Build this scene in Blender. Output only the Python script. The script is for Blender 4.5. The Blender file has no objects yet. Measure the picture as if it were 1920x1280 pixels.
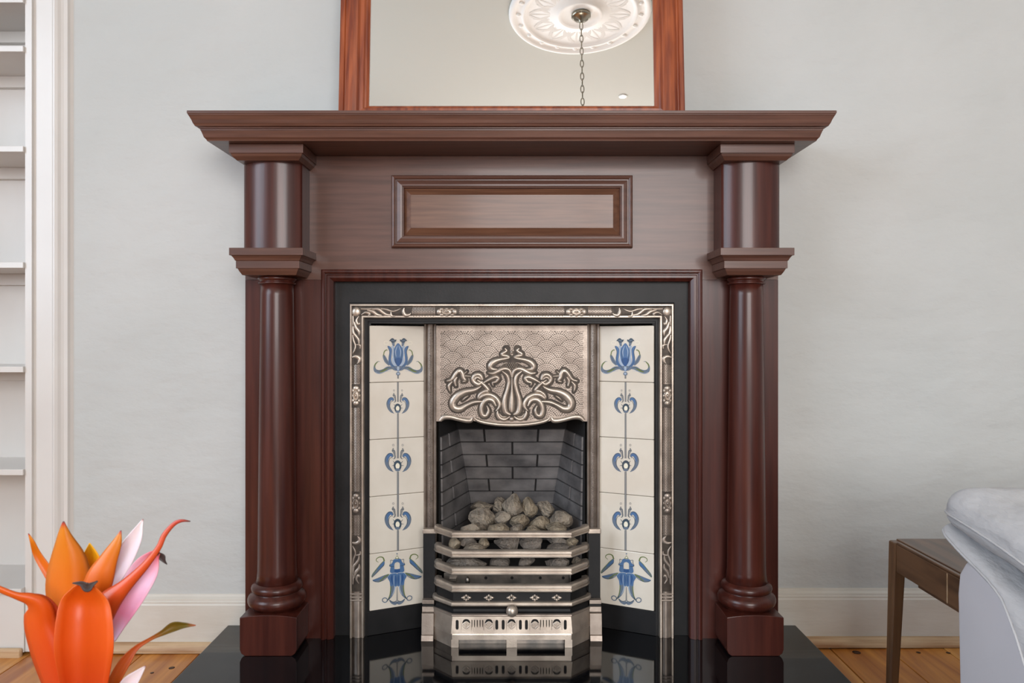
import bpy, math, random
from mathutils import Vector
random.seed(7)
S = bpy.context.scene
C = S.collection
# ------------------------------------------------------------------ camera, world, lights, exposure
F = 1400.0; U0 = 959.5; V0 = 630.0; CZ = 0.86
HT = 0.057                      # top of the hearth slab
def P(u, v, d):
    return Vector(((u - U0) / F * d, d, CZ - (v - V0) / F * d))
cam = bpy.data.objects.new('camera', bpy.data.cameras.new('camera')); C.objects.link(cam)
cam.location = (0, 0, CZ); cam.rotation_euler = (math.pi / 2, 0, 0)
cam.data.sensor_width = 36.0; cam.data.lens = F / 1920 * 36.0
cam.data.shift_y = -10 / 1920.0; cam.data.shift_x = 0.5 / 1920.0
cam.data.clip_start = 0.02
cam.data.dof.use_dof = True; cam.data.dof.focus_distance = 2.0; cam.data.dof.aperture_fstop = 15.0
S.camera = cam
w = bpy.data.worlds.new('world'); S.world = w; w.use_nodes = True
w.node_tree.nodes['Background'].inputs[0].default_value = (0.75, 0.86, 1.0, 1)
w.node_tree.nodes['Background'].inputs[1].default_value = 1.0
S.view_settings.view_transform = 'Standard'; S.view_settings.look = 'None'
S.view_settings.gamma = 1.0; S.view_settings.use_curve_mapping = False
S.view_settings.exposure = 0.03
def area(name, loc, rot, sx, sy, energy, col):
    l = bpy.data.lights.new(name, 'AREA'); l.shape = 'RECTANGLE'; l.size = sx; l.size_y = sy
    l.energy = energy; l.color = col
    o = bpy.data.objects.new(name, l); C.objects.link(o); o.location = loc; o.rotation_euler = rot
    return o
XL, XR, YB, YW, ZC = -2.4, 2.7, -3.1, 2.092, 3.2
# daylight through the two windows of the room (left wall and the wall behind the viewer)
area('window_daylight', (XL - 0.5, -0.35, 1.95), (0, math.radians(-66), 0), 2.1, 2.6, 118, (0.74, 0.86, 1.0))
area('window_daylight', (0.75, YB - 0.5, 1.95), (math.radians(66), 0, 0), 2.6, 2.1, 212, (1.0, 0.975, 0.955))

# ------------------------------------------------------------------ materials
def srgb(r, g, b):
    f = lambda c: (c / 255 / 12.92) if c / 255 <= 0.04045 else ((c / 255 + 0.055) / 1.055) ** 2.4
    return (f(r), f(g), f(b), 1)
def mat(name, col, rough=0.5, metal=0.0, coat=0.0, col2=None, scale=(8, 8, 8), detail=4, lo=0.35, hi=0.65,
        bump=0.0, bscale=None, rvar=0.0, spec=0.5, dist=0.0):
    m = bpy.data.materials.new(name); m.use_nodes = True
    nt = m.node_tree; N = nt.nodes; L = nt.links; b = N['Principled BSDF']
    b.inputs['Base Color'].default_value = col; b.inputs['Roughness'].default_value = rough
    b.inputs['Metallic'].default_value = metal; b.inputs['Coat Weight'].default_value = coat
    b.inputs['Coat Roughness'].default_value = 0.12; b.inputs['Specular IOR Level'].default_value = spec
    tc = N.new('ShaderNodeTexCoord')
    def noise(sc, dt, ds=0.0):
        mp = N.new('ShaderNodeMapping'); mp.inputs['Scale'].default_value = sc
        L.new(tc.outputs['Object'], mp.inputs['Vector'])
        n = N.new('ShaderNodeTexNoise'); n.inputs['Scale'].default_value = 1.0
        n.inputs['Detail'].default_value = dt; n.inputs['Distortion'].default_value = ds
        L.new(mp.outputs[0], n.inputs['Vector']); return n
    if col2:
        n = noise(scale, detail, dist)
        r = N.new('ShaderNodeValToRGB'); r.color_ramp.elements[0].position = lo; r.color_ramp.elements[1].position = hi
        r.color_ramp.elements[0].color = col; r.color_ramp.elements[1].color = col2
        L.new(n.outputs['Fac'], r.inputs[0]); L.new(r.outputs[0], b.inputs['Base Color'])
        if rvar:
            mr = N.new('ShaderNodeMapRange'); mr.inputs['To Min'].default_value = rough - rvar; mr.inputs['To Max'].default_value = rough + rvar
            L.new(n.outputs['Fac'], mr.inputs['Value']); L.new(mr.outputs[0], b.inputs['Roughness'])
    if bump:
        n2 = noise(bscale or scale, 5)
        bp = N.new('ShaderNodeBump'); bp.inputs['Strength'].default_value = 1.0; bp.inputs['Distance'].default_value = bump
        L.new(n2.outputs['Fac'], bp.inputs['Height']); L.new(bp.outputs[0], b.inputs['Normal'])
    return m
M = {}
WD1, WD2 = srgb(58, 23, 17), srgb(78, 36, 27)
M['wood_v'] = mat('mahogany_upright_grain', WD1, 0.33, coat=0.15, spec=0.4, col2=WD2, scale=(60, 60, 3), detail=6, bump=0.00008, bscale=(220, 220, 8))
M['wood_h'] = mat('mahogany_level_grain', srgb(80, 51, 41), 0.38, coat=0.15, col2=srgb(97, 64, 52), scale=(5, 90, 90), detail=6, bump=0.00012, bscale=(10, 260, 260))
M['wood_panel'] = mat('pale_mahogany_veneer', srgb(92, 60, 44), 0.40, coat=0.15, col2=srgb(114, 78, 58), scale=(6, 110, 110), detail=6)
M['mirror_wood'] = mat('red_mahogany', srgb(112, 46, 22), 0.32, coat=0.25, col2=srgb(160, 82, 44), scale=(70, 70, 2.5), detail=6)
M['glass'] = mat('mirror_glass', (0.93, 0.93, 0.92, 1), 0.0, metal=1.0)
M['iron'] = mat('black_iron', srgb(20, 20, 21), 0.46, spec=0.3, col2=srgb(30, 29, 30), scale=(14, 14, 14), bump=0.0002, bscale=(160, 160, 160))
M['pewter'] = mat('burnished_iron', srgb(166, 153, 141), 0.36, metal=0.7, col2=srgb(200, 187, 173), scale=(18, 18, 18), bump=0.00025, bscale=(240, 240, 240))
M['pewter_dark'] = mat('dull_burnished_iron', srgb(140, 127, 117), 0.40, metal=0.65, col2=srgb(166, 153, 142), scale=(25, 25, 25), bump=0.0003, bscale=(240, 240, 240))
M['patina'] = mat('dark_patina', srgb(52, 45, 40), 0.5, metal=0.5, col2=srgb(74, 65, 57), scale=(60, 60, 60))
M['tile'] = mat('ivory_glaze', srgb(216, 207, 193), 0.10, coat=0.5, col2=srgb(224, 216, 203), scale=(10, 10, 10), spec=0.4)
M['grout'] = mat('grout', srgb(150, 140, 125), 0.8)
def ink(n, c): M[n] = mat(n, c, 0.16, coat=0.4)
ink('blue', srgb(80, 113, 156)); ink('deep_blue', srgb(50, 86, 138)); ink('pale_blue', srgb(165, 180, 200)); ink('slate', srgb(104, 118, 136))
ink('olive', srgb(108, 122, 72)); ink('stem_grey', srgb(138, 138, 138)); ink('ink_dark', srgb(62, 78, 92)); ink('pale_cream', srgb(240, 234, 214))
M['brick'] = mat('sooty_firebrick', srgb(72, 70, 71), 0.42, col2=srgb(124, 120, 119), scale=(13, 13, 22), detail=5, lo=0.3, hi=0.72, bump=0.0008, bscale=(120, 120, 120))
M['soot_and_shade'] = mat('soot_and_shade', srgb(24, 22, 22), 0.9)  # soot, and the shade painted into flat openings
M['coal'] = mat('ceramic_coal', srgb(92, 84, 76), 0.85, col2=srgb(166, 152, 134), scale=(26, 26, 26), detail=8, lo=0.3, hi=0.7, bump=0.012, bscale=(110, 110, 110))
M['coal_tan'] = mat('tan_ceramic_coal', srgb(104, 94, 79), 0.85, col2=srgb(168, 152, 130), scale=(26, 26, 26), detail=8, bump=0.012, bscale=(110, 110, 110))
M['coal_grey'] = mat('grey_ceramic_coal', srgb(84, 78, 73), 0.85, col2=srgb(146, 136, 126), scale=(26, 26, 26), detail=8, bump=0.012, bscale=(110, 110, 110))
M['granite'] = mat('black_granite', srgb(9, 9, 11), 0.06, col2=srgb(34, 34, 37), scale=(420, 420, 420), detail=2, lo=0.52, hi=0.8, spec=0.6)
M['wall'] = mat('wall_paint', srgb(190, 192, 190), 0.75, col2=srgb(197, 198, 196), scale=(2, 2, 2), bump=0.012, bscale=(5, 5, 9))
M['gloss_white'] = mat('gloss_white_paint', srgb(214, 210, 206), 0.28, col2=srgb(221, 218, 214), scale=(3, 3, 3), bump=0.0012, bscale=(14, 14, 5))
M['skirting'] = mat('cream_gloss_paint', srgb(206, 199, 188), 0.35, col2=srgb(216, 211, 202), scale=(5, 5, 8), bump=0.0015, bscale=(9, 9, 40))
M['bare_pine'] = mat('scuffed_pine', srgb(160, 120, 84), 0.5, col2=srgb(208, 178, 142), scale=(4, 40, 40), detail=6)
M['ceiling'] = mat('ceiling_paint', srgb(193, 195, 187), 0.85)
M['plaster'] = mat('white_plaster', srgb(245, 246, 243), 0.8)
M['plaster_grey'] = mat('pale_grey_plaster', srgb(228, 227, 222), 0.85)  # slightly greyer than the white plaster
M['nickel'] = mat('brushed_nickel', srgb(150, 144, 130), 0.28, metal=1.0)
for i, (a, b) in enumerate([((160, 88, 28), (214, 142, 60)), ((148, 78, 22), (206, 126, 44)), ((176, 108, 44), (222, 158, 82))]):
    M['pine%d' % i] = mat('orange_pine_board', srgb(*a), 0.38, coat=0.3, col2=srgb(*b), scale=(26, 2.2, 26), detail=6, lo=0.3, hi=0.7, dist=0.8, bump=0.0006, bscale=(60, 4, 60))
M['knot_and_gap'] = mat('pine_knot', srgb(62, 34, 18), 0.5)
M['walnut'] = mat('walnut', srgb(78, 54, 38), 0.38, coat=0.15, col2=srgb(112, 80, 56), scale=(40, 5, 40), detail=6, dist=0.5)
M['walnut_side'] = mat('walnut_upright', srgb(84, 58, 40), 0.38, coat=0.15, col2=srgb(116, 82, 54), scale=(50, 50, 4), detail=6)
M['leather'] = mat('pale_grey_leather', srgb(184, 183, 185), 0.5, col2=srgb(192, 191, 192), scale=(6, 6, 6), bump=0.010, bscale=(26, 10, 30))
M['leather_flat'] = mat('smooth_pale_grey_leather', srgb(206, 202, 206), 0.5, col2=srgb(211, 207, 211), scale=(5, 5, 5))
M['steel'] = mat('burner_steel', srgb(120, 116, 112), 0.35, metal=0.9, col2=srgb(160, 150, 140), scale=(30, 30, 30))
M['terracotta'] = mat('glazed_pot', srgb(120, 120, 122), 0.4)
M['leafgreen'] = mat('dark_green_leaf', srgb(52, 72, 30), 0.45)
def petal_mat(name, stops, rough=0.42):
    m = bpy.data.materials.new(name); m.use_nodes = True; nt = m.node_tree; b = nt.nodes['Principled BSDF']
    at = nt.nodes.new('ShaderNodeAttribute'); at.attribute_name = 'along'
    r = nt.nodes.new('ShaderNodeValToRGB'); el = r.color_ramp.elements
    while len(el) < len(stops): el.new(0.5)
    for e, (p, c) in zip(el, stops): e.position = p; e.color = srgb(*c)
    nt.links.new(at.outputs['Fac'], r.inputs[0]); nt.links.new(r.outputs[0], b.inputs['Base Color'])
    b.inputs['Roughness'].default_value = rough
    b.inputs['Subsurface Weight'].default_value = 0.15; b.inputs['Subsurface Radius'].default_value = (0.01, 0.004, 0.002)
    return m
M['p_orange'] = petal_mat('orange_bract', [(0, (190, 52, 8)), (0.35, (208, 80, 10)), (0.9, (210, 92, 12)), (1, (70, 40, 30))])
M['p_amber'] = petal_mat('amber_bract', [(0, (210, 86, 8)), (0.45, (208, 104, 6)), (0.88, (204, 120, 8)), (0.95, (180, 56, 30)), (1, (60, 40, 40))])
M['p_yellow'] = petal_mat('yellow_bract', [(0, (240, 120, 6)), (0.6, (238, 160, 14)), (1, (238, 178, 30))])
M['p_white'] = petal_mat('white_pink_bract', [(0, (232, 120, 140)), (0.25, (232, 214, 224)), (0.9, (236, 228, 232)), (1, (150, 70, 60))])
M['p_pink'] = petal_mat('pink_bract', [(0, (226, 216, 240)), (0.25, (236, 150, 190)), (0.5, (232, 190, 214)), (0.7, (236, 160, 180)), (0.88, (222, 90, 100)), (1, (216, 80, 70))])
M['p_red'] = petal_mat('red_orange_bract', [(0, (208, 76, 12)), (0.6, (196, 74, 32)), (0.85, (180, 66, 52)), (1, (60, 42, 40))])
M['p_olive'] = petal_mat('olive_tipped_bract', [(0, (206, 96, 24)), (0.4, (186, 84, 30)), (0.62, (110, 82, 20)), (0.9, (96, 84, 20)), (1, (176, 90, 60))])
M['p_dark'] = petal_mat('withered_tip', [(0, (58, 46, 44)), (1, (50, 40, 40))])

# ------------------------------------------------------------------ mesh helpers
class MB:
    def __init__(s): s.v = []; s.f = []; s.m = []; s.sm = []
    def add(s, vs, fs, mi=0, smooth=False):
        o = len(s.v); s.v += [tuple(x) for x in vs]
        for f in fs: s.f.append(tuple(i + o for i in f)); s.m.append(mi); s.sm.append(smooth)
    def box(s, x0, x1, y0, y1, z0, z1, mi=0):
        s.hexa([(x0, y0, z0), (x1, y0, z0), (x1, y1, z0), (x0, y1, z0), (x0, y0, z1), (x1, y0, z1), (x1, y1, z1), (x0, y1, z1)], mi)
    def hexa(s, c, mi=0):
        s.add(c, [(0, 3, 2, 1), (4, 5, 6, 7), (0, 1, 5, 4), (1, 2, 6, 5), (2, 3, 7, 6), (3, 0, 4, 7)], mi)
    def grid(s, rows, mi=0, smooth=True, closed=False, flip=False):
        n = len(rows[0]); vs = [p for r in rows for p in r]; fs = []
        for i in range(len(rows) - 1):
            for j in range(n if closed else n - 1):
                k = (j + 1) % n
                q = (i * n + j, i * n + k, (i + 1) * n + k, (i + 1) * n + j)
                fs.append(q[::-1] if flip else q)
        s.add(vs, fs, mi, smooth)
    def lathe(s, cx, cy, prof, n=40, mi=0, smooth=True, cap=True):
        rows = [[(cx + r * math.cos(2 * math.pi * k / n), cy + r * math.sin(2 * math.pi * k / n), z) for k in range(n)] for r, z in prof]
        s.grid(rows, mi, smooth, closed=True)
        if cap:
            s.add(rows[0], [tuple(range(n))[::-1]], mi); s.add(rows[-1], [tuple(range(n))], mi)
    def ball(s, c, r, n=10, mi=0, sc=(1, 1, 1)):
        rows = []
        for i in range(n + 1):
            t = math.pi * i / n
            rows.append([(c[0] + sc[0] * r * math.sin(t) * math.cos(2 * math.pi * k / (2 * n)), c[1] + sc[1] * r * math.sin(t) * math.sin(2 * math.pi * k / (2 * n)), c[2] - sc[2] * r * math.cos(t)) for k in range(2 * n)])
        s.grid(rows, mi, True, closed=True)
    def build(s, name, mats, parent=None, bevel=0, attr=None, angle=None):
        me = bpy.data.meshes.new(name); me.from_pydata(s.v, [], s.f)
        if not isinstance(mats, (list, tuple)): mats = [mats]
        for m in mats: me.materials.append(m)
        me.polygons.foreach_set('material_index', s.m); me.polygons.foreach_set('use_smooth', s.sm)
        if attr is not None:
            a = me.attributes.new('along', 'FLOAT', 'POINT'); a.data.foreach_set('value', attr)
        import bmesh
        bm = bmesh.new(); bm.from_mesh(me)
        if attr is None: bmesh.ops.remove_doubles(bm, verts=bm.verts, dist=1e-6)
        bmesh.ops.recalc_face_normals(bm, faces=bm.faces); bm.to_mesh(me); bm.free()
        o = bpy.data.objects.new(name, me); C.objects.link(o)
        if parent: o.parent = parent
        if bevel:
            b = o.modifiers.new('bevel', 'BEVEL'); b.width = bevel; b.segments = 2; b.limit_method = 'ANGLE'; b.angle_limit = 0.6
        return o
def mirror_copy(o, parent=None):
    # a true mirror image in x, as its own mesh
    me = o.data.copy()
    n = len(me.vertices); co = [0.0] * (3 * n); me.vertices.foreach_get('co', co)
    for i in range(n): co[3 * i] = -co[3 * i]
    me.vertices.foreach_set('co', co); me.flip_normals(); me.update()
    c = bpy.data.objects.new(o.name.split('.')[0], me); C.objects.link(c); c.parent = parent
    for md in o.modifiers:
        if md.type == 'BEVEL':
            b = c.modifiers.new('bevel', 'BEVEL'); b.width = md.width; b.segments = md.segments; b.limit_method = 'ANGLE'; b.angle_limit = md.angle_limit
    if 'kind' in o: c['kind'] = o['kind']
    if 'label' in o: c['label'] = o['label']
    return c
def thing(name, label, cat, loc=(0, 0, 0), group=None):
    o = bpy.data.objects.new(name, None); C.objects.link(o); o.empty_display_size = 0.05
    o['label'] = label; o['category'] = cat
    if group: o['group'] = group
    return o
def tag(o, label, cat, group=None):
    o['label'] = label; o['category'] = cat
    if group: o['group'] = group
    return o
def struct(o, label=None, cat=None):
    o['kind'] = 'structure'
    if label: o['label'] = label; o['category'] = cat
    return o
def bx(name, m, parent, x0, x1, y0, y1, z0, z1, bevel=0):
    b = MB(); b.box(x0, x1, y0, y1, z0, z1); return b.build(name, m, parent, bevel)
def cr(pts, n=6, closed=False):
    # Catmull-Rom through tuples of any length
    out = []; k = len(pts); rng = k if closed else k - 1
    for i in range(rng):
        g = (lambda j: pts[j % k]) if closed else (lambda j: pts[min(max(j, 0), k - 1)])
        p0, p1, p2, p3 = g(i - 1), g(i), g(i + 1), g(i + 2)
        for q in range(n):
            t = q / n
            out.append(tuple(0.5 * (2 * b + (c - a) * t + (2 * a - 5 * b + 4 * c - d) * t * t + (3 * b - a - 3 * c + d) * t ** 3) for a, b, c, d in zip(p0, p1, p2, p3)))
    if not closed: out.append(tuple(pts[-1]))
    return out
def stroke(mb, pts, fmap, height, mi=0, n=5, flat=False, base=0.0, wscale=1.0):
    # pts: (x, y, width) in the drawing's own units; fmap(x, y, h) -> point on the surface, h metres proud
    q = cr(pts, n); rows = []
    prof = [(-.5, 0), (.5, 0)] if flat else [(-.5, 0), (-.36, .7), (0, 1), (.36, .7), (.5, 0)]
    for i, (x, y, wd) in enumerate(q):
        a = q[max(i - 1, 0)]; b = q[min(i + 1, len(q) - 1)]
        tx, ty = b[0] - a[0], b[1] - a[1]; l = math.hypot(tx, ty) or 1
        nx, ny = -ty / l, tx / l; wd = abs(wd) * wscale
        rows.append([fmap(x + nx * o * wd, y + ny * o * wd, base + h * height * (min(1, wd / 14) if not flat else 1)) for o, h in prof])
    mb.grid(rows, mi, not flat)
def fill(mb, pts, fmap, base, mi=0, n=4, spline=True):
    q = cr(pts, n, True) if spline else pts
    mb.add([fmap(x, y, base) for x, y in q], [tuple(range(len(q)))], mi)
def dome(mb, x, y, rx, ry, fmap, height, mi=0, n=12, base=0.0):
    rows = []
    for k in range(4):
        t = math.pi / 2 * k / 3.3
        rows.append([fmap(x + rx * math.cos(t) * math.cos(2 * math.pi * j / n), y + ry * math.cos(t) * math.sin(2 * math.pi * j / n), base + height * math.sin(t)) for j in range(n)])
    mb.grid(rows, mi, True, closed=True); mb.add(rows[-1], [tuple(range(n))], mi, True)
def ring(mb, x, y, rx, ry, wd, fmap, height, mi=0, flat=False, base=0.0, n=16):
    pts = [(x + rx * math.cos(2 * math.pi * j / n), y + ry * math.sin(2 * math.pi * j / n), wd) for j in range(n + 1)]
    stroke(mb, pts, fmap, height, mi, 2, flat, base)
def frame_sweep(prof, x0, x1, z0, z1, yb, sides='LTRB'):
    # prof: (inset from the outer rectangle, proud of plane yb); mitred at the corners
    mb = MB()
    def pt(cx, cz, ins, pr):
        return (x0 + ins if cx < 0 else x1 - ins, yb - pr, z0 + (ins if 'B' in sides else 0) if cz < 0 else z1 - ins)
    cs = [(-1, -1), (-1, 1), (1, 1), (1, -1)]; names = 'LTRB'
    for i in range(4):
        if names[i] not in sides: continue
        a, b = cs[i], cs[(i + 1) % 4]
        rows = [[pt(*a, i_, p) for i_, p in prof], [pt(*b, i_, p) for i_, p in prof]]
        mb.grid(rows, 0, False)
    return mb
def path_sweep(mb, path, prof, mi=0, smooth=False, cap=True):
    # path: (x, y) polyline in plan, prof: (outward, z) closed loop; outward is to the -y side of the path
    rows = []
    for i, p in enumerate(path):
        def nrm(a, b):
            tx, ty = b[0] - a[0], b[1] - a[1]; l = math.hypot(tx, ty); return (ty / l, -tx / l)
        ns = []
        if i > 0: ns.append(nrm(path[i - 1], p))
        if i < len(path) - 1: ns.append(nrm(p, path[i + 1]))
        nx, ny = sum(a[0] for a in ns), sum(a[1] for a in ns); l = math.hypot(nx, ny); nx /= l; ny /= l
        k = 1 / max(0.3, nx * ns[0][0] + ny * ns[0][1])
        rows.append([(p[0] + nx * o * k, p[1] + ny * o * k, z) for o, z in prof])
    mb.grid(rows, mi, smooth, closed=True)
    if cap:
        n = len(prof); mb.add(rows[0], [tuple(range(n))], mi); mb.add(rows[-1], [tuple(range(n))[::-1]], mi)
def X(u, d): return (u - U0) / F * d
def Z(v, d): return CZ - (v - V0) / F * d
def fz(x): return -0.0083 + 0.0077 * x         # the old floor falls slightly to the left

# ------------------------------------------------------------------ room shell
# floor boards run away from the viewer
fl = MB(); fl.hexa([(XL, YB, fz(XL) - .06), (XR, YB, fz(XR) - .06), (XR, YW + .3, fz(XR) - .06), (XL, YW + .3, fz(XL) - .06),
                    (XL, YB, fz(XL) - .022), (XR, YB, fz(XR) - .022), (XR, YW + .3, fz(XR) - .022), (XL, YW + .3, fz(XL) - .022)])
floor = struct(fl.build('floor', M['soot_and_shade']), 'orange pine board floor', 'floor')
xs = []; x = 0.7925
seams = [0.7925, 0.879, 1.036, 1.190, 1.345, 1.5, 1.655, 1.81, 1.965, 2.12, 2.275, 2.43, 2.585, XR]
seams_l = [-0.7925, -0.86, -1.018, -1.175, -1.33, -1.487, -1.643, -1.80, -1.955, -2.11, -2.265, XL]
rng = random.Random(3)
def board(a, b, y0, y1, i):
    a, b = min(a, b), max(a, b); g = .0014; dz = rng.uniform(-.0012, .0006)
    m = MB(); m.hexa([(a + g, y0, fz(a) - .022), (b - g, y0, fz(b) - .022), (b - g, y1, fz(b) - .022), (a + g, y1, fz(a) - .022),
                      (a + g, y0, fz(a) + dz), (b - g, y0, fz(b) + dz), (b - g, y1, fz(b) + dz), (a + g, y1, fz(a) + dz)])
    o = m.build('floorboard', M['pine%d' % i], floor, .0015)
    return o
board(seams[0], seams[1], .35, YW - .003, 2)
for i in range(1, len(seams) - 1): board(seams[i], seams[i + 1], YB, YW - .003 if i != 1 else YW - .028, [1, 0, 0, 2, 1][i % 5])
for i in range(len(seams_l) - 1): board(seams_l[i], seams_l[i + 1], YB if i else .35, YW - .003, [2, 0, 1, 0][i % 4])
xx = -.86
k = 0
while xx < .85:
    board(xx, min(xx + .156, .879), YB, .35, k % 3); xx += .156; k += 1
for (u, v, r) in [(322, 1241, 8), (1606, 1222, 11), (1722, 1223, 6), (1778, 1224, 6), (1685, 1245, 3), (285, 1250, 5)]:  # pine knots; the widest disc paints the dark gap at a board end
    d = (CZ) * F / (v - V0); c = P(u, v, d)
    kb = MB(); kb.lathe(c.x, c.y, [(r * .0010, fz(c.x) + .0004), (r * .0006, fz(c.x) + .0008)], 10)
    kb.build('knot_and_gap', M['knot_and_gap'], floor)
# walls (the fireplace wall has the chimney opening in it)
def wallmesh(name, parts, m): 
    b = MB()
    for p in parts: b.box(*p)
    return struct(b.build(name, m))
OP = 0.42
struct(wallmesh('wall_fireplace', [(-1.236, -OP, YW, YW + .35, -.05, ZC), (OP, XR, YW, YW + .35, -.05, ZC), (-OP, OP, YW, YW + .35, 1.02, ZC), (-OP, OP, YW + .3, YW + .35, -.05, 1.02)], M['wall']), 'white plaster wall behind the fireplace', 'wall')
wallmesh('wall_alcove', [(XL, -1.236, YW + .245, YW + .35, -.05, ZC)], M['gloss_white'])
W1 = (-1.55, .85, .75, 2.75)
struct(wallmesh('wall_left', [(XL - .2, XL, YB, W1[0], -.05, ZC), (XL - .2, XL, W1[1], YW + .35, -.05, ZC), (XL - .2, XL, W1[0], W1[1], -.05, W1[2]), (XL - .2, XL, W1[0], W1[1], W1[3], ZC)], M['wall']))
wallmesh('wall_right', [(XR, XR + .2, YB, YW + .35, -.05, ZC)], M['wall'])
W2 = (-.45, 1.95, .75, 2.75)
wallmesh('wall_back', [(XL, W2[0], YB - .2, YB, -.05, ZC), (W2[1], XR, YB - .2, YB, -.05, ZC), (W2[0], W2[1], YB - .2, YB, -.05, W2[2]), (W2[0], W2[1], YB - .2, YB, W2[3], ZC)], M['wall'])
wallmesh('ceiling', [(XL - .2, XR + .2, YB - .2, YW + .35, ZC, ZC + .1)], M['ceiling'])
for n, (a0, a1, z0, z1) in ((1, W1), (2, W2)):
    b = MB()
    def fr(p, q, s, t):
        if n == 1: b.box(XL - .1, XL - .04, p, q, s, t)
        else: b.box(p, q, YB - .1, YB - .04, s, t)
    for (p, q, s, t) in [(a0, a0 + .06, z0, z1), (a1 - .06, a1, z0, z1), (a0 + .06, a1 - .06, z0, z0 + .06), (a0 + .06, a1 - .06, z1 - .06, z1), ((a0 + a1) / 2 - .03, (a0 + a1) / 2 + .03, z0 + .06, z1 - .06)]: fr(p, q, s, t)
    struct(b.build('window_%d' % n, M['gloss_white']))

# skirting boards, one each side of the surround
def skirting(name, x0, x1, dz, label):
    ztop = lambda v: Z(v, 2.055)
    zb = fz((x0 + x1) / 2) - .0035 * (1 if x0 < 0 else -1) * 0
    t = .123 + dz
    b = MB()
    prof = [(0, -.03), (.0155, -.03), (.0155, t - .0), (.0135, t + .004), (.0135, t + .009), (.012, t + .011), (.011, t + .0165), (.005, t + .0215), (.003, t + .027), (0, t + .028)]
    path_sweep(b, [(x0, YW), (x1, YW)], prof)
    o = struct(b.build(name, M['skirting']), label, 'skirting board')
    q = MB(); r = .021
    z0 = fz(-.95 if x0 < 0 else 1.1); 
    pr = [(.0, z0)] + [(r * math.cos(a), z0 + .002 + .024 * math.sin(a)) for a in [0, .3, .6, .9, 1.2, 1.57]]
    qa, qb = (x0, -.7925) if x0 < 0 else (.7925, x1)
    path_sweep(q, [(qa, YW - .0156), (qb, YW - .0156)], pr, smooth=False)
    q.build('quarter_round', M['bare_pine'], o)
    return o
skirting('baseboard_left', -1.236, -.7123, -.012, 'cream painted skirting board left of the fireplace')
skirting('baseboard_right', .7123, XR, .004, 'cream painted skirting board right of the fireplace')

# ------------------------------------------------------------------ built-in shelves and their moulded casing on the left
xe = X(40, 2.05)
bk = thing('built_in_shelves', 'white painted built-in shelves in the alcove at far left', 'shelves')
bx('back_panel', M['gloss_white'], bk, XL, xe + .05, 2.262, 2.275, .0, ZC)
bx('side_panel', M['gloss_white'], bk, xe + .004, xe + .022, 2.06, 2.262, -.01, ZC)
for v in (-90, 4, 96, 284, 502, 698, 891):
    z = Z(v, 2.05)
    if v == -90: z = 2.05
    bx('shelf', M['gloss_white'], bk, XL, xe + .003, 2.052, 2.262, z, z + .016, .001)
    bx('shelf_batten', M['gloss_white'], bk, XL, xe + .003, 2.245, 2.2615, z - .034, z, .001)
z = Z(1112, 2.05)
bx('shelf', M['gloss_white'], bk, XL, xe + .003, 2.044, 2.262, z, z + .014, .001)
bx('plinth_board', M['gloss_white'], bk, XL, xe + .003, 2.056, 2.07, -.01, z - .0005)
q = MB(); q.box(XL, xe + .003, 2.037, 2.055, fz(-1.9), fz(-1.4) + .024)
q.build('quarter_round', M['bare_pine'], bk, .006)
tr = MB()
u = [40, 44, 50, 52, 90, 92, 95, 98, 102, 106, 110, 116, 118, 122]
pr = [0, .024, .025, .022, .022, .026, .030, .030, .026, .020, .016, .014, .006, 0]
pts = [(X(a, 2.052), YW - p) for a, p in zip(u, pr)]
tr.grid([[(p[0], p[1], -.012) for p in pts], [(p[0], p[1], ZC) for p in pts]], 0, False)
tr.box(pts[0][0], pts[-1][0], YW, YW + .012, -.012, ZC)
tr.box(pts[0][0], pts[0][0] + .004, YW - .022, YW, -.012, ZC)
struct(tr.build('trim_1', M['gloss_white']), 'white moulded casing beside the built-in shelves', 'trim')

# ------------------------------------------------------------------ hearth
hb = MB(); hb.box(-.789, .789, .42, YW - .016, -.014, HT)
hb.box(-.705, .705, YW - .016, YW - .001, -.014, HT)
o = hb.build('hearth_slab', M['granite'], None, .002); tag(o, 'polished black granite hearth slab under the fireplace', 'hearth')

# ------------------------------------------------------------------ mahogany surround
sr = thing('fireplace_surround', 'dark mahogany fireplace surround with round columns and a moulded mantel shelf', 'mantelpiece')
DF = 1.985
# frieze board and the two leg boards
xo = -X(460, DF)
zs = Z(264, 1.83)                     # underside of the shelf
xi = -X(620, DF)
zi = Z(524, DF)
bx('frieze_board', M['wood_h'], sr, -xo, xo, DF, YW - .001, zi, zs)
for s in (-1, 1):
    a, b = sorted((s * xo, s * xi)); bx('leg_board', M['wood_v'], sr, a, b, DF, YW - .001, HT, zi - .0006)
# mantel shelf: two stacked cavetto mouldings under a thin top, returned at both ends
yf, xf = 1.83, .747
zt = Z(207, 1.797)
prof = [(.0, zs), (.0012, zs + .003), (.004, zs + .006), (.0055, zs + .0075), (.008, zs + .015), (.0105, zs + .022), (.0115, zs + .0225), (.0115, zs + .026), (.0145, zs + .027), (.0145, zs + .029)]
h = zt - zs
prof += [(.021, zs + .031), (.0225, zs + .034), (.0245, zs + .037), (.027, zs + .044), (.0315, zs + .053), (.033, zs + .055), (.033, zs + .0565), (.0345, zs + .058), (.0345, zt - .001), (.0335, zt), (-.05, zt), (-.05, zs)]
ms = MB()
path_sweep(ms, [(-xf, YW - .002), (-xf, yf), (xf, yf), (xf, YW - .002)], prof)
# path runs with outward to the right-hand side, so check by making the slab fill the middle
ms.box(-xf + .03, xf - .03, yf + .03, YW - .002, zs + .0006, zt - .0004)
ms.build('mantel_shelf', M['wood_h'], sr)
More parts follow.
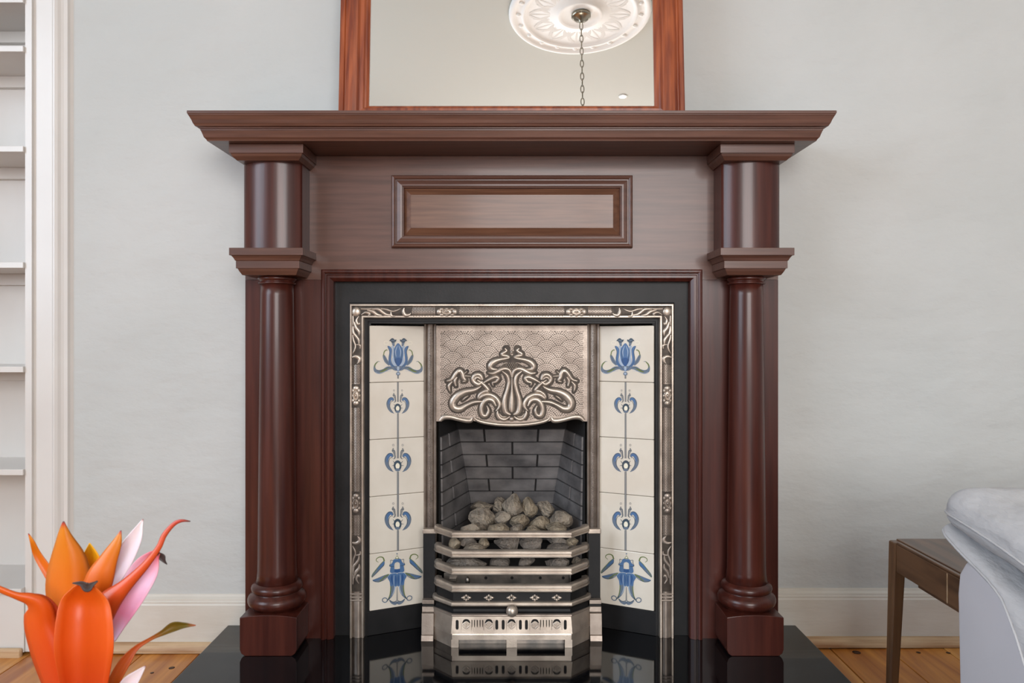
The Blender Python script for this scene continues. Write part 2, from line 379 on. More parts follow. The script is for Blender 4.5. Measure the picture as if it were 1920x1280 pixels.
# raised panel in the frieze
px0, px1, pz0, pz1 = X(735, DF), X(1185, DF), Z(465, DF), Z(330, DF)
pm = frame_sweep([(0, 0), (0, .010), (.003, .014), (.007, .015), (.010, .013), (.0105, .0085), (.0135, .0085), (.015, .0105), (.024, .013), (.0285, .0125), (.029, .008), (.032, .007), (.034, .001), (.034, 0)], px0, px1, pz0, pz1, DF)
pm.build('panel_moulding', M['wood_h'], sr)
fi = frame_sweep([(.034, .0005), (.052, .012)], px0, px1, pz0, pz1, DF)
fi.add([(px0 + .052, DF - .012, pz0 + .052), (px1 - .052, DF - .012, pz0 + .052), (px1 - .052, DF - .012, pz1 - .052), (px0 + .052, DF - .012, pz1 - .052)], [(0, 1, 2, 3)])
fi.build('raised_panel', M['wood_panel'], sr)
# moulding round the opening
ox, oz = -X(602, 1.975), Z(505, 1.975)
om = frame_sweep([(0, -.006), (0, .010), (.003, .012), (.0075, .0125), (.0105, .010), (.011, .006), (.0135, .006), (.016, .0095), (.022, .0095), (.029, .004), (.031, .002), (.031, -.03)], -ox, ox, HT + .0005, oz, DF, 'LTR')
om.build('opening_moulding', M['wood_v'], sr)
# columns: every piece under the shaft it belongs to
cx, cy = .6115, 1.946
def colz(v): return Z(v, cy)
def make_column(s):
    c = s * cx
    b = MB()
    zt_, zb_ = Z(534, 1.92), Z(1092, 1.905)
    prof = []
    for i in range(25):
        t = i / 24; r = .0488 - (.0488 - .0412) * t ** 1.4; prof.append((r, zb_ - .012 + (zt_ + .006 - zb_ + .012) * t))
    prof[0] = (.053, prof[0][1]); prof[1] = (.0492, prof[1][1])
    b.lathe(c, cy, prof, 56)
    sh = b.build('column_shaft', M['wood_v'], sr)
    b = MB(); z0 = zt_ + .002
    b.lathe(c, cy, [(.0415, z0), (.0455, z0 + .001), (.0475, z0 + .0035), (.0455, z0 + .006), (.0435, z0 + .007), (.0435, z0 + .009), (.0465, z0 + .0105), (.049, z0 + .0145), (.0475, z0 + .018), (.045, z0 + .0205), (.045, z0 + .03)], 48)
    b.build('neck_ring', M['wood_v'], sh)
    # capital: square slab, ogee, smaller slab, ogee
    ztop = Z(464.5, 1.86); b = MB(); hw = .092
    def sq(mb, hw, yf, z0, z1, hw2=None, yf2=None):
        hw2 = hw if hw2 is None else hw2; yf2 = yf if yf2 is None else yf2   # lower values
        yb = DF + .0
        mb.hexa([(c - hw2, yf2, z0), (c + hw2, yf2, z0), (c + hw2, yb, z0), (c - hw2, yb, z0), (c - hw, yf, z1), (c + hw, yf, z1), (c + hw, yb, z1), (c - hw, yb, z1)])
    sq(b, hw, 1.857, ztop - .0185, ztop)
    sq(b, hw - .0035, 1.8605, ztop - .0245, ztop - .0185, hw - .008, 1.865)
    sq(b, hw - .008, 1.865, ztop - .031, ztop - .0245, hw - .011, 1.868)
    sq(b, hw - .0125, 1.8695, ztop - .050, ztop - .031)
    sq(b, hw - .0155, 1.8725, ztop - .0565, ztop - .050, hw - .0185, 1.8755)
    sq(b, hw - .0185, 1.8755, ztop - .066, ztop - .0565, hw - .024, 1.882)
    b.build('capital', M['wood_h'], sh, .0008)
    # bowed block between capital and shelf
    b = MB(); zb = ztop - .0005; zu = Z(293, 1.885); hw3 = .0745; cc = c - s * .0
    bow = [(cc + hw3 * math.sin(a) / math.sin(.95), 1.884 + .030 * (1 - math.cos(a)) / (1 - math.cos(.95))) for a in [(-.95 + 1.9 * i / 20) for i in range(21)]]
    b.grid([[(p[0], p[1], zb) for p in bow], [(p[0], p[1], zu + .012) for p in bow]], 0, True)
    for e in (0, -1):
        p = bow[e]; b.add([(p[0], p[1], zb), (p[0], DF, zb), (p[0], DF, zu + .012), (p[0], p[1], zu + .012)], [(0, 1, 2, 3)])
    b.build('bowed_block', M['wood_v'], sh)
    b = MB(); z1 = zs - .0004; ck = .0925
    sq(b, ck, 1.857, z1 - .0225, z1)
    sq(b, ck - .003, 1.860, z1 - .029, z1 - .0225, ck - .006, 1.863)
    sq(b, ck - .006, 1.863, z1 - .038, z1 - .029, ck - .015, 1.872)
    b.build('cap_moulding', M['wood_h'], sh, .0008)
    # base: two tori on a square plinth with a dished top
    b = MB(); pz = Z(1153, 1.875)
    zb0 = pz - .004
    def tor(r, z, q): return [(r + q * math.cos(a), z + q * math.sin(a)) for a in [-1.5, -1.1, -.7, -.3, .1, .5, .9, 1.3]]
    pf = [(.060, zb0)] + [(.0735 - .0145 + .0145 * math.cos(a), zb0 + .024 + .0165 * math.sin(a)) for a in [-1.4, -1.0, -.6, -.2, .2, .6, 1.0, 1.4]] + [(.0605, zb0 + .0425)] + [(.0645 - .011 + .011 * math.cos(a), zb0 + .0545 + .0115 * math.sin(a)) for a in [-1.4, -1.0, -.5, 0, .5, 1.0, 1.4]] + [(.0535, zb0 + .068), (.049, zb0 + .068)]
    b.lathe(c, cy, pf, 56); b.build('base_moulding', M['wood_v'], sh)
    b = MB(); n = 12; hw4 = .0715; y0 = 1.874; y1 = DF - .0005
    pl = []
    for i in range(n + 1):
        t = -1 + 2 * i / n; pl.append((c + hw4 * t, pz - .006 * t * t))
    r = .016
    low = [(c - hw4, HT + r), (c - hw4 + .004, HT + .006), (c - hw4 + r * .8, HT + .0004), (c + hw4 - r * .8, HT + .0004), (c + hw4 - .004, HT + .006), (c + hw4, HT + r)]
    loop = low + pl[::-1]
    m_ = len(loop)
    b.grid([[(a, y0, z) for a, z in loop], [(a, y1, z) for a, z in loop]], 0, False, closed=True)
    b.add([(a, y0, z) for a, z in loop], [tuple(range(m_))]); b.add([(a, y1, z) for a, z in loop], [tuple(range(m_))[::-1]])
    b.build('plinth', M['wood_v'], sh, .0012)
    return sh
make_column(-1); make_column(1)

# ------------------------------------------------------------------ cast-iron insert with tiles
ins = thing('cast_iron_insert', 'cast-iron fireplace insert with blue tulip tiles and an embossed hood', 'fireplace insert')
DP = 2.004
# front plate in black iron, U-shaped
fw, ft = -X(624, DP) - .004, Z(527, DP) + .012
iw, it = -X(690, DP), Z(606, DP)
pb = MB(); pb.box(-fw, -iw, DP, DP + .02, HT + .0005, ft); pb.box(iw, fw, DP, DP + .02, HT + .0005, ft); pb.box(-iw, iw, DP, DP + .02, it, ft)
pb.build('front_plate', M['iron'], ins)
# bead frame
bw, bt = -X(655, 1.983), Z(569, 1.983)
bf = frame_sweep([(-.004, 0), (-.004, .006), (0, .008)], -bw, bw, HT + .0005, bt, DP, 'LTR'); bf.build('outer_rib', M['iron'], ins)
rim1 = frame_sweep([(0, .006), (.0005, .019), (.0022, .021), (.0055, .021), (.007, .018), (.007, .012)], -bw, bw, HT + .0005, bt, DP, 'LTR')
rim1.build('outer_rim', M['pewter'], ins)
ch = frame_sweep([(.007, .012), (.010, .0145), (.016, .018), (.021, .019), (.026, .018), (.030, .0145), (.031, .012)], -bw, bw, HT + .0005, bt, DP, 'LTR')
for i in range(len(ch.sm)): ch.sm[i] = True
band = ch.build('frame_band', M['pewter_dark'], ins)
rim2 = frame_sweep([(.031, .012), (.031, .017), (.0325, .0195), (.036, .0195), (.0378, .017), (.0378, 0)], -bw, bw, HT + .0005, bt, DP, 'LTR')
rim2.build('inner_rim', M['pewter'], ins)
bi = frame_sweep([(.0378, .003), (.046, .003), (.047, 0), (.053, -.002), (.054, -.07)], -bw, bw, HT + .0005, bt, DP, 'LTR')
bi.build('inner_fillet', M['iron'], ins)
# relief on the band: drawn in 8.727x units from the corner at (640, 560), top run; the sides repeat it turned
DB = DP - .018
def top_map(x, y, h): 
    p = P(640 + x / 8.727, 560 + y / 8.727, DB); return (p.x, p.y - h, p.z)
def side_map(x, y, h):        # turned through the mitre
    uu, vv = 640 + (y + 28) / 8.727, 560 + (x - 30) * .955 / 8.727
    p = P(uu, vv, DB); return (p.x, p.y - h, p.z)
def side_low(x, y, h):        # the same pattern flipped, rising from the foot
    uu, vv = 640 + (y + 28) / 8.727, 1126 - (x - 30) * .955 / 8.727
    p = P(uu, vv, DB); return (p.x, p.y - h, p.z)
SCR = [[(320, 165, 20), (420, 168, 26), (500, 160, 10)], [(330, 262, 14), (400, 222, 34), (470, 250, 40), (440, 275, 14)],
       [(425, 185, 20), (520, 212, 50), (590, 262, 46), (670, 268, 8)], [(500, 165, 20), (610, 172, 44), (670, 215, 44), (740, 258, 40), (840, 265, 10)],
       [(650, 160, 16), (740, 175, 30), (830, 205, 28), (900, 195, 30), (975, 158, 8)], [(815, 215, 20), (825, 280, 34), (885, 282, 16)],
       [(1032, 150, 20), (1018, 215, 52), (1050, 268, 56), (1110, 262, 40), (1140, 235, 12)]]
LEAF = [(170, 135), (290, 140), (322, 205), (310, 285), (270, 318), (222, 290), (190, 205)]
def scroll(fm, corner=True):
    b = MB()
    for st in SCR: stroke(b, st, fm, .004, wscale=1.3)
    if corner:
        dome(b, 245, 215, 78, 82, fm, .005)
    return b
def dark_bed(fm, x0, x1, name, parent):
    b = MB(); b.grid([[fm(x, y, -.0001 + .0022 * math.sin(math.pi * (y - 128) / 180)) for y in (128, 160, 215, 270, 305)] for x in [x0 + (x1 - x0) * i / 12 for i in range(13)]], 0, True)
    return b.build(name, M['patina'], parent)  # dark patina of the band under the relief
def rosette(fm, x, y):
    b = MB(); dome(b, x, y, 105, 66, fm, .003, n=18)
    for s_ in (-1, 1):
        dome(b, x + s_ * 125, y, 52, 55, fm, .0045); dome(b, x + s_ * 85, y + 48, 42, 28, fm, .0045); dome(b, x + s_ * 85, y - 44, 42, 26, fm, .0045)
    dome(b, x, y + 58, 36, 20, fm, .005); dome(b, x, y - 52, 36, 18, fm, .005)
    ring(b, x, y, 74, 40, 22, fm, .0065, base=.001); dome(b, x, y, 40, 22, fm, .006, base=.001)
    return b
def dots(fm, x0, x1, y0, y1, pitch, size, h=.0012, curve=False, jit=0):
    b = MB(); x = x0; col = 0
    while x <= x1:
        y = y0 + (pitch * .5 if col % 2 else 0)
        while y <= y1:
            q = [fm(x + size * math.cos(a), y + size * math.sin(a), h + .0014 * math.sin(math.pi * (y - 128) / 180)) for a in (0, 1.57, 3.14, 4.71)]
            b.add(q, [(0, 1, 2, 3)])
            y += pitch
        x += pitch * .9; col += 1
    return b
def dotobj(b, parent):
    o = b.build('punched_dots', M['patina'], parent); o['kind'] = 'stuff'; return o
def on_band(o): return [o, mirror_copy(o, band)]
on_band(dark_bed(top_map, 150, 1150, 'patina_ground', band)); on_band(scroll(top_map).build('scroll_relief', M['pewter'], band))
on_band(rosette(top_map, 1730, 215).build('rosette', M['pewter'], band))
on_band(dark_bed(top_map, 1535, 1925, 'patina_ground', band))
on_band(dotobj(dots(top_map, 1160, 1530, 140, 300, 26, 9.5), band))
on_band(dotobj(dots(top_map, 1935, 2792, 140, 300, 26, 9.5), band))
on_band(dark_bed(side_map, 320, 1150, 'patina_ground', band)); on_band(scroll(side_map, False).build('scroll_relief', M['pewter'], band))
on_band(dark_bed(side_map, 1490, 1890, 'patina_ground', band)); on_band(rosette(side_map, 1690, 215).build('rosette', M['pewter'], band))
on_band(dotobj(dots(side_map, 1160, 1480, 140, 290, 26, 9.5), band))
on_band(dotobj(dots(side_map, 1900, 3370, 140, 290, 26, 9), band))
on_band(dark_bed(side_low, 190, 1150, 'patina_ground', band)); on_band(scroll(side_low, False).build('scroll_relief', M['pewter_dark'], band))
on_band(dotobj(dots(side_low, 1160, 1490, 140, 290, 26, 9), band))
on_band(dark_bed(side_low, 1500, 1900, 'patina_ground', band)); on_band(rosette(side_low, 1700, 215).build('rosette', M['pewter_dark'], band))
for k in range(3):
    b = MB(); xq = 40 + 55 * k; stroke(b, [(xq, 120, 30), (xq, 215, 30), (xq, 310, 30)], side_low, .003, base=.001); on_band(b.build('foot_ring', M['pewter_dark'], band))

# splayed tile panels: plane through the outer edge (2.0) and the inner edge (2.065)
A0 = Vector((X(693, 2.0), 2.0, 0)); A1 = Vector((X(795.5, 2.064), 2.064, 0))
tdir = (A1 - A0).normalized(); tn = Vector((tdir.y, -tdir.x, 0))   # normal towards the room
if tn.y > 0: tn = -tn
tw = (A1 - A0).length
def tile_plane(u, v, h=0.0):
    d = Vector(((u - U0) / F, 1, -(v - V0) / F)); o = Vector((0, 0, CZ))
    t = (A0 - o).dot(tn) / d.dot(tn)
    return o + d * t + tn * h
ztt, ztb = Z(610, 2.0), Z(1146, 2.0); th = (ztt - ztb) / 5
def tile_obj(i):
    b = MB(); z1 = ztt - th * i - .0006; z0 = ztt - th * (i + 1) + .0006
    a = A0 + tdir * .0004; e = A1 - tdir * .0004; th_ = tn * -.008
    f = [(a.x, a.y, z0), (e.x, e.y, z0), (e.x, e.y, z1), (a.x, a.y, z1)]
    g = [(p[0] + th_.x, p[1] + th_.y, p[2]) for p in f]
    b.hexa([f[0], f[1], g[1], g[0], f[3], f[2], g[2], g[3]])
    return b.build('tile', M['tile'], ins, .0016)
tiles = [tile_obj(i) for i in range(5)]
gb = MB(); a = A0 - tn * .006; e = A1 - tn * .006
gb.add([(a.x, a.y, ztb), (e.x, e.y, ztb), (e.x, e.y, ztt), (a.x, a.y, ztt)], [(0, 1, 2, 3)])
grout = gb.build('grout_bed', M['grout'], ins); mirror_copy(grout, ins)
INK = ['blue', 'deep_blue', 'pale_blue', 'slate', 'olive', 'stem_grey', 'ink_dark', 'pale_cream']
I = {n: k for k, n in enumerate(INK)}; IM = [M[n] for n in INK]
H = .0003
def both(fn, ax, shear=0.0):
    fn(lambda x, y: (x, y)); fn(lambda x, y: (2 * ax - x, y - shear * (2 * ax - 2 * x)))
class Art:
    def __init__(s, ox, oy, sc, ax, shear=0.0): s.b = MB(); s.o = (ox, oy, sc); s.ax = ax; s.sh = shear; s.lay = 0
    def map(s, mir):
        ox, oy, sc = s.o
        def f(x, y, h):
            if mir: x, y = 2 * s.ax - x, y - s.sh * 2 * (s.ax - x) * 1.0
            return tile_plane(ox + x / sc, oy + y / sc, h)
        return f
    def st(s, pts, col, mir=True, base=None):
        s.lay += 1; h = H + s.lay * .00004
        for m in ((False, True) if mir else (False,)): stroke(s.b, pts, s.map(m), 0, I[col], 5, True, h)
    def fi(s, pts, col, mir=True, spline=True):
        s.lay += 1; h = H + s.lay * .00004
        for m in ((False, True) if mir else (False,)): fill(s.b, pts, s.map(m), h, I[col], 4, spline)
    def ri(s, x, y, rx, ry, wd, col, mir=True):
        s.lay += 1; h = H + s.lay * .00004
        for m in ((False, True) if mir else (False,)): ring(s.b, x, y, rx, ry, wd, s.map(m), 0, I[col], True, h)
    def el(s, x, y, rx, ry, col, mir=True):
        s.fi([(x + rx * math.cos(a * .7854), y + ry * math.sin(a * .7854)) for a in range(8)], col, mir)
    def done(s, name, tile):
        o = s.b.build(name, IM, tile); return o
a = Art(690, 610, 11.636, 655)
a.st([(655, 1060, 30), (655, 1158, 32)], 'stem_grey', False); a.st([(643, 1085, 7), (643, 1158, 7)], 'ink_dark')
a.ri(395, 380, 48, 36, 8, 'pale_cream')
a.st([(560, 925, 40), (440, 930, 78), (340, 985, 76), (240, 1015, 84), (165, 985, 70), (140, 915, 40), (162, 838, 26), (220, 785, 14), (262, 790, 4)], 'slate')
a.st([(450, 915, 8), (330, 985, 52), (250, 1015, 10)], 'olive'); a.st([(150, 930, 6), (150, 860, 26), (215, 785, 14)], 'olive')
a.st([(560, 890, 8), (420, 925, 9), (300, 990, 9), (190, 975, 9)], 'ink_dark'); a.st([(500, 985, 6), (380, 1000, 8), (240, 1050, 9), (160, 1015, 8)], 'pale_blue')
a.st([(470, 860, 50), (395, 775, 76), (350, 680, 60), (335, 630, 18)], 'slate'); a.st([(338, 660, 18), (355, 570, 22), (405, 530, 18), (420, 548, 8)], 'olive'); a.st([(450, 840, 6), (385, 760, 9), (345, 660, 7)], 'ink_dark')
a.st([(525, 440, 40), (560, 520, 60), (552, 640, 50), (575, 760, 40)], 'pale_blue')
a.fi([(425, 450), (475, 455), (520, 520), (512, 660), (508, 780), (560, 870), (655, 900), (655, 925), (540, 910), (460, 840), (445, 720), (465, 580), (440, 500)], 'blue')
a.fi([(540, 690), (570, 750), (612, 860), (640, 885), (575, 880), (525, 810), (522, 740)], 'pale_blue')
a.fi([(655, 385), (712, 440), (757, 530), (765, 650), (740, 770), (695, 862), (655, 892), (620, 862), (578, 770), (560, 650), (568, 530), (602, 440)], 'blue', False)
a.fi([(655, 700), (720, 722), (748, 742), (722, 822), (655, 890), (597, 822), (570, 742), (598, 722)], 'deep_blue', False)
a.st([(640, 440, 8), (600, 560, 18), (610, 680, 8)], 'pale_blue')
a.st([(430, 450, 8), (470, 560, 9), (462, 700, 8), (480, 820, 8), (560, 890, 8), (650, 900, 8)], 'ink_dark'); a.st([(560, 480, 6), (575, 650, 9), (610, 820, 8)], 'ink_dark')
a.st([(545, 350, 60), (550, 400, 56), (565, 450, 30)], 'slate'); a.fi([(460, 335), (505, 285), (545, 278), (580, 310), (615, 305), (608, 345), (570, 370), (520, 375), (490, 340)], 'ink_dark')
a.st([(500, 325, 10), (545, 330, 22), (590, 340, 8)], 'slate')
a.fi([(545, 900), (655, 885), (655, 960), (600, 985), (520, 945)], 'slate'); a.st([(655, 895, 50), (655, 1010, 44)], 'pale_blue', False)
a.st([(560, 905, 8), (610, 960, 14), (650, 985, 10)], 'deep_blue')
a.el(655, 1052, 46, 40, 'slate', False); a.el(655, 1050, 26, 22, 'pale_blue', False)
arts = [a.done('tulip_motif', tiles[0])]
def small(dy, sc, v0, v1, tile):
    a = Art(746 - 735 / (16 / sc), 866 + dy - 816 / (16 / sc), 16 / sc, 735)
    f = 16 / sc; oy = 866 + dy - 816 / f
    yt, yb = (v0 - oy) * f, (v1 - oy) * f
    a.st([(735, yt, 52), (735, 690, 52)], 'stem_grey', False); a.st([(759, yt, 9), (757, 680, 9)], 'ink_dark')
    a.st([(735, 1080, 52), (735, yb, 52)], 'stem_grey', False); a.st([(759, 1090, 9), (759, yb, 9)], 'ink_dark')
    a.st([(590, 640, 40), (545, 580, 90), (470, 590, 110), (405, 690, 118), (395, 810, 112), (435, 930, 96), (505, 1025, 66), (600, 1090, 12)], 'slate')
    a.st([(565, 650, 20), (530, 590, 70), (460, 610, 80), (420, 700, 60), (405, 800, 12)], 'blue')
    a.st([(570, 690, 8), (545, 655, 14), (490, 700, 14), (455, 800, 16), (475, 920, 14), (560, 1040, 10)], 'ink_dark'); a.st([(560, 560, 8), (480, 540, 12), (380, 640, 12), (345, 780, 10)], 'ink_dark')
    a.st([(595, 370, 8), (595, 450, 66), (630, 560, 46), (650, 660, 40), (600, 715, 14)], 'stem_grey'); a.st([(590, 380, 6), (560, 470, 16), (640, 460, 14), (650, 640, 14), (600, 705, 10)], 'ink_dark')
    a.ri(595, 290, 24, 28, 12, 'stem_grey')
    a.el(725, 905, 118, 160, 'ink_dark', False); a.el(725, 915, 62, 88, 'pale_cream', False); a.el(725, 1030, 80, 44, 'slate', False)
    a.st([(640, 830, 20), (585, 760, 8)], 'ink_dark'); a.st([(625, 900, 20), (560, 905, 8)], 'ink_dark')
    return a.done('lobed_stem_motif', tile)
# vertical joints between tiles along the stem line
def jv(i): 
    p = tile_plane(746, 900); return V0 - (ztt - th * i - CZ) / p.y * F
arts.append(small(-106, .86, jv(1) + .3, jv(2) - .3, tiles[1])); arts.append(small(1, 1.0, jv(2) + .3, jv(3) - .3, tiles[2])); arts.append(small(110.5, 1.0, jv(3) + .3, jv(4) - .3, tiles[3]))
a = Art(690, 1025, 10.664, 580, .08)
a.st([(580, 125, 30), (580, 150, 20)], 'slate', False)
a.fi([(580, 165), (625, 235), (535, 235)], 'olive', False, False); a.fi([(580, 180), (605, 225), (555, 225)], 'pale_cream', False, False)
a.st([(325, 285, 30), (300, 215, 24), (235, 200, 18), (172, 235, 14), (168, 280, 12), (210, 305, 8)], 'olive')
a.fi([(72, 605), (85, 540), (190, 405), (300, 285), (332, 300), (318, 370), (230, 460), (130, 560)], 'slate'); a.fi([(180, 440), (300, 300), (325, 315), (300, 370), (220, 440)], 'blue')
a.st([(75, 600, 10), (150, 470, 12), (250, 340, 10), (315, 285, 10)], 'olive'); a.st([(80, 608, 8), (210, 480, 10), (325, 350, 10)], 'ink_dark')
a.fi([(410, 540), (310, 570), (190, 620), (90, 665), (150, 702), (260, 685), (345, 625), (410, 570)], 'slate'); a.st([(420, 545, 16), (330, 600, 26), (230, 690, 12)], 'olive'); a.st([(90, 662, 10), (170, 655, 22), (300, 610, 10)], 'blue')
a.st([(95, 665, 8), (200, 700, 10), (330, 650, 9), (410, 565, 8)], 'ink_dark')
a.st([(490, 740, 104), (492, 850, 92), (462, 960, 62), (405, 1050, 26)], 'slate'); a.st([(450, 740, 16), (452, 860, 20), (430, 980, 16), (395, 1050, 8)], 'olive'); a.st([(540, 760, 30), (525, 860, 20), (480, 970, 8)], 'pale_blue')
a.fi([(580, 545), (505, 522), (440, 545), (388, 605), (430, 690), (448, 780), (500, 770), (560, 790), (580, 750)], 'blue'); a.st([(480, 560, 20), (470, 640, 44), (490, 750, 8)], 'deep_blue'); a.st([(545, 570, 14), (555, 660, 24), (550, 760, 6)], 'deep_blue')
a.st([(520, 560, 6), (512, 660, 10), (520, 780, 6)], 'pale_blue')
a.ri(335, 1060, 50, 44, 18, 'slate'); a.st([(380, 1075, 10), (410, 1040, 18), (430, 1000, 10)], 'ink_dark')
a.st([(428, 1062, 18), (475, 1108, 46), (540, 1128, 56), (580, 1095, 36)], 'slate'); a.st([(428, 1058, 10), (480, 1095, 12), (540, 1090, 12), (575, 1060, 8)], 'ink_dark')
a.st([(580, 800, 14), (580, 1075, 28)], 'stem_grey', False)
a.fi([(512, 250), (580, 245), (580, 295), (530, 330), (525, 440), (525, 515), (440, 505), (450, 390), (430, 370), (480, 315)], 'blue'); a.fi([(525, 442), (580, 442), (580, 515), (525, 515)], 'deep_blue', True, False)
a.st([(500, 270, 8), (450, 265, 10), (450, 320, 8), (430, 380, 12), (520, 390, 8)], 'ink_dark'); a.st([(580, 520, 10), (520, 520, 14), (440, 540, 10), (390, 600, 8)], 'pale_blue')
arts.append(a.done('drooping_tulip_motif', tiles[4]))
for t, ar in zip(tiles, arts):
    c = mirror_copy(t, ins); mirror_copy(ar, c)
# black panels under the tiles and the overhang above them
ub = MB(); zz = ztb + .0
for (z0, z1) in ((HT + .0005, zz - .0006),):
    ub.hexa([(A0.x - .006, A0.y - .002, z0), (A1.x + .004, A1.y, z0), (A1.x + .004, A1.y + .03, z0), (A0.x - .006, A0.y + .03, z0), (A0.x - .006, A0.y - .002, z1), (A1.x + .004, A1.y, z1), (A1.x + .004, A1.y + .03, z1), (A0.x - .006, A0.y + .03, z1)])
lp = ub.build('lower_panel', M['iron'], ins, .001); mirror_copy(lp, ins)
# narrow pilaster strips between tiles and hood
DH = 2.064
def strip():
    us = [(795.5, 0), (795.5, .006), (797, .008), (799, .006), (800, .001), (803, .006), (807, .009), (811, .006), (813.5, .001), (815, .006), (816.5, .007), (818, .005), (818, -.12)]
    b = MB(); pts = [(X(u, DH), DH - p) for u, p in us]
    b.grid([[(x, y, HT) for x, y in pts], [(x, y, it + .02) for x, y in pts]], 0, False)
    return b.build('pilaster_strip', M['pewter_dark'], ins)
st_ = strip(); 
def strip_map(x, y, h): p = P(x, y, DH - .0075); return (p.x, p.y - h, p.z)
b = MB(); rr = random.Random(5); y = 618
while y < 990:
    for x in (803.4, 805.6, 807.8, 810.2):
        q = [strip_map(x + rr.uniform(-.4, .4) + .75 * math.cos(t), y + rr.uniform(-.5, .5) + .75 * math.sin(t), .0003 + (.0015 if 804 < x < 809 else -.0008)) for t in (0, 1.57, 3.14, 4.71)]
        b.add(q, [(0, 1, 2, 3)])
    y += 2.5
sd = b.build('punched_dots', M['patina'], st_); sd['kind'] = 'stuff'
st2 = mirror_copy(st_, ins); mirror_copy(sd, st2)

# embossed hood
DHO = 2.060
def hm(x, y, h): p = P(800 + x / 6, 600 + y / 6, DHO); return (p.x, p.y - h, p.z)
low = [(108, 1138), (150, 1138), (170, 1110), (230, 1095), (300, 1105), (400, 1135), (470, 1145), (520, 1130), (560, 1140), (640, 1165), (780, 1188), (960, 1192)]
low = low + [(1920 - x, y) for x, y in low[::-1][1:]]
hb = MB(); up = [(x, 60) for x, y in low]
hb.grid([[hm(x, y, 0) for x, y in low], [hm(x, y, 0) for x, y in up]], 0, False)
hb.grid([[hm(x, y, -.012) for x, y in low], [hm(x, y, 0) for x, y in low]], 0, False)
hb.grid([[hm(x, y, -.012) for x, y in low], [hm(x, y, -.012) for x, y in up]], 0, False)
hood = hb.build('embossed_hood', M['pewter_dark'], ins)
HS = [  # left half of the design, (x, y, width)
 [(850, 575, 14), (905, 622, 34), (924, 700, 36), (906, 790, 34), (880, 880, 40), (874, 960, 46), (890, 1035, 46), (945, 1062, 20)],
 [(958, 640, 16), (940, 575, 30), (900, 548, 34), (850, 552, 40), (800, 578, 44), (745, 600, 34), (690, 590, 10)],
 [(880, 318, 20), (900, 345, 28), (855, 375, 34), (848, 392, 26), (900, 402, 30), (932, 418, 20), (890, 432, 26), (820, 445, 36), (755, 470, 52), (716, 515, 50), (735, 550, 40), (800, 552, 10)],
 [(630, 690, 24), (585, 722, 36), (530, 690, 36), (522, 645, 36), (560, 612, 40), (605, 622, 44), (628, 670, 30)], [(545, 690, 8), (550, 655, 24), (580, 645, 22), (610, 668, 10)],
 [(570, 672, 14), (640, 722, 32), (696, 790, 34), (650, 800, 30), (598, 835, 30), (585, 880, 26), (640, 845, 34), (710, 838, 36), (775, 870, 38), (815, 925, 34), (818, 975, 30), (780, 1020, 12)],
 [(640, 705, 20), (710, 665, 34), (775, 640, 38), (808, 655, 36), (785, 690, 30), (742, 705, 22), (750, 738, 10)],
 [(615, 742, 10), (540, 785, 40), (430, 808, 52), (345, 855, 62), (295, 925, 62), (310, 985, 56), (375, 998, 50), (455, 955, 36), (535, 922, 34), (630, 915, 20)],
 [(470, 850, 8), (430, 875, 18), (400, 905, 6)],
 [(780, 965, 16), (745, 905, 36), (690, 892, 44), (640, 925, 44), (614, 1000, 42), (630, 1068, 42), (675, 1070, 36), (698, 1018, 30), (676, 960, 10)],
 [(800, 1015, 10), (800, 1060, 34), (830, 1105, 36), (885, 1115, 34), (938, 1082, 12)], [(820, 1050, 8), (850, 1085, 18), (900, 1085, 10)],
 [(228, 685, 22), (285, 665, 34), (328, 605, 40), (372, 566, 40), (402, 600, 44), (415, 650, 40), (440, 680, 24), (405, 692, 14)], [(345, 640, 16), (318, 685, 34), (330, 740, 20)], [(292, 690, 16), (252, 740, 30), (266, 808, 8)], [(428, 625, 14), (500, 632, 12)], [(420, 605, 10), (455, 575, 8)],
 [(150, 1130, 30), (195, 1092, 46), (270, 1090, 44), (360, 1112, 40), (450, 1130, 42), (500, 1125, 40), (515, 1092, 20)],
]
hb = MB(); hd = MB()
def hmm(x, y, h): return hm(1920 - x, y, h)
for st in HS[:-1]:
    for fm in (hm, hmm): stroke(hd, [(x, y, 1) for x, y, w_ in st], fm, 0, 0, 4, True, .0004 , 1.0) if False else None
for k_, st in enumerate(HS):
    for fm in (hm, hmm): stroke(hb, st, fm, .0050, wscale=1.28)
stroke(hb, [(540, 1098, 24), (570, 1125, 40), (650, 1150, 44), (800, 1172, 44), (960, 1178, 44), (1120, 1172, 44), (1270, 1150, 44), (1350, 1125, 40), (1380, 1098, 24)], hm, .006)
stroke(hb, [(960, 600, 8), (960, 700, 16), (960, 800, 34), (958, 900, 60), (956, 1000, 66), (958, 1035, 30)], hm, .006)
dome(hb, 957, 360, 20, 20, hm, .005); dome(hb, 958, 1112, 30, 30, hm, .006)
for r_, (y, n_) in enumerate([(485, 5), (505, 6), (525, 5), (545, 4), (565, 3), (585, 2)]):
    for i in range(n_): dome(hb, 957 + (i - (n_ - 1) / 2) * 24, y, 10, 9, hm, .004, n=8)
for fm in (hm, hmm): stroke(hb, [(830, 520, 8), (865, 490, 14), (910, 478, 8)], fm, .003)
hb.build('scroll_relief', M['pewter'], hood)
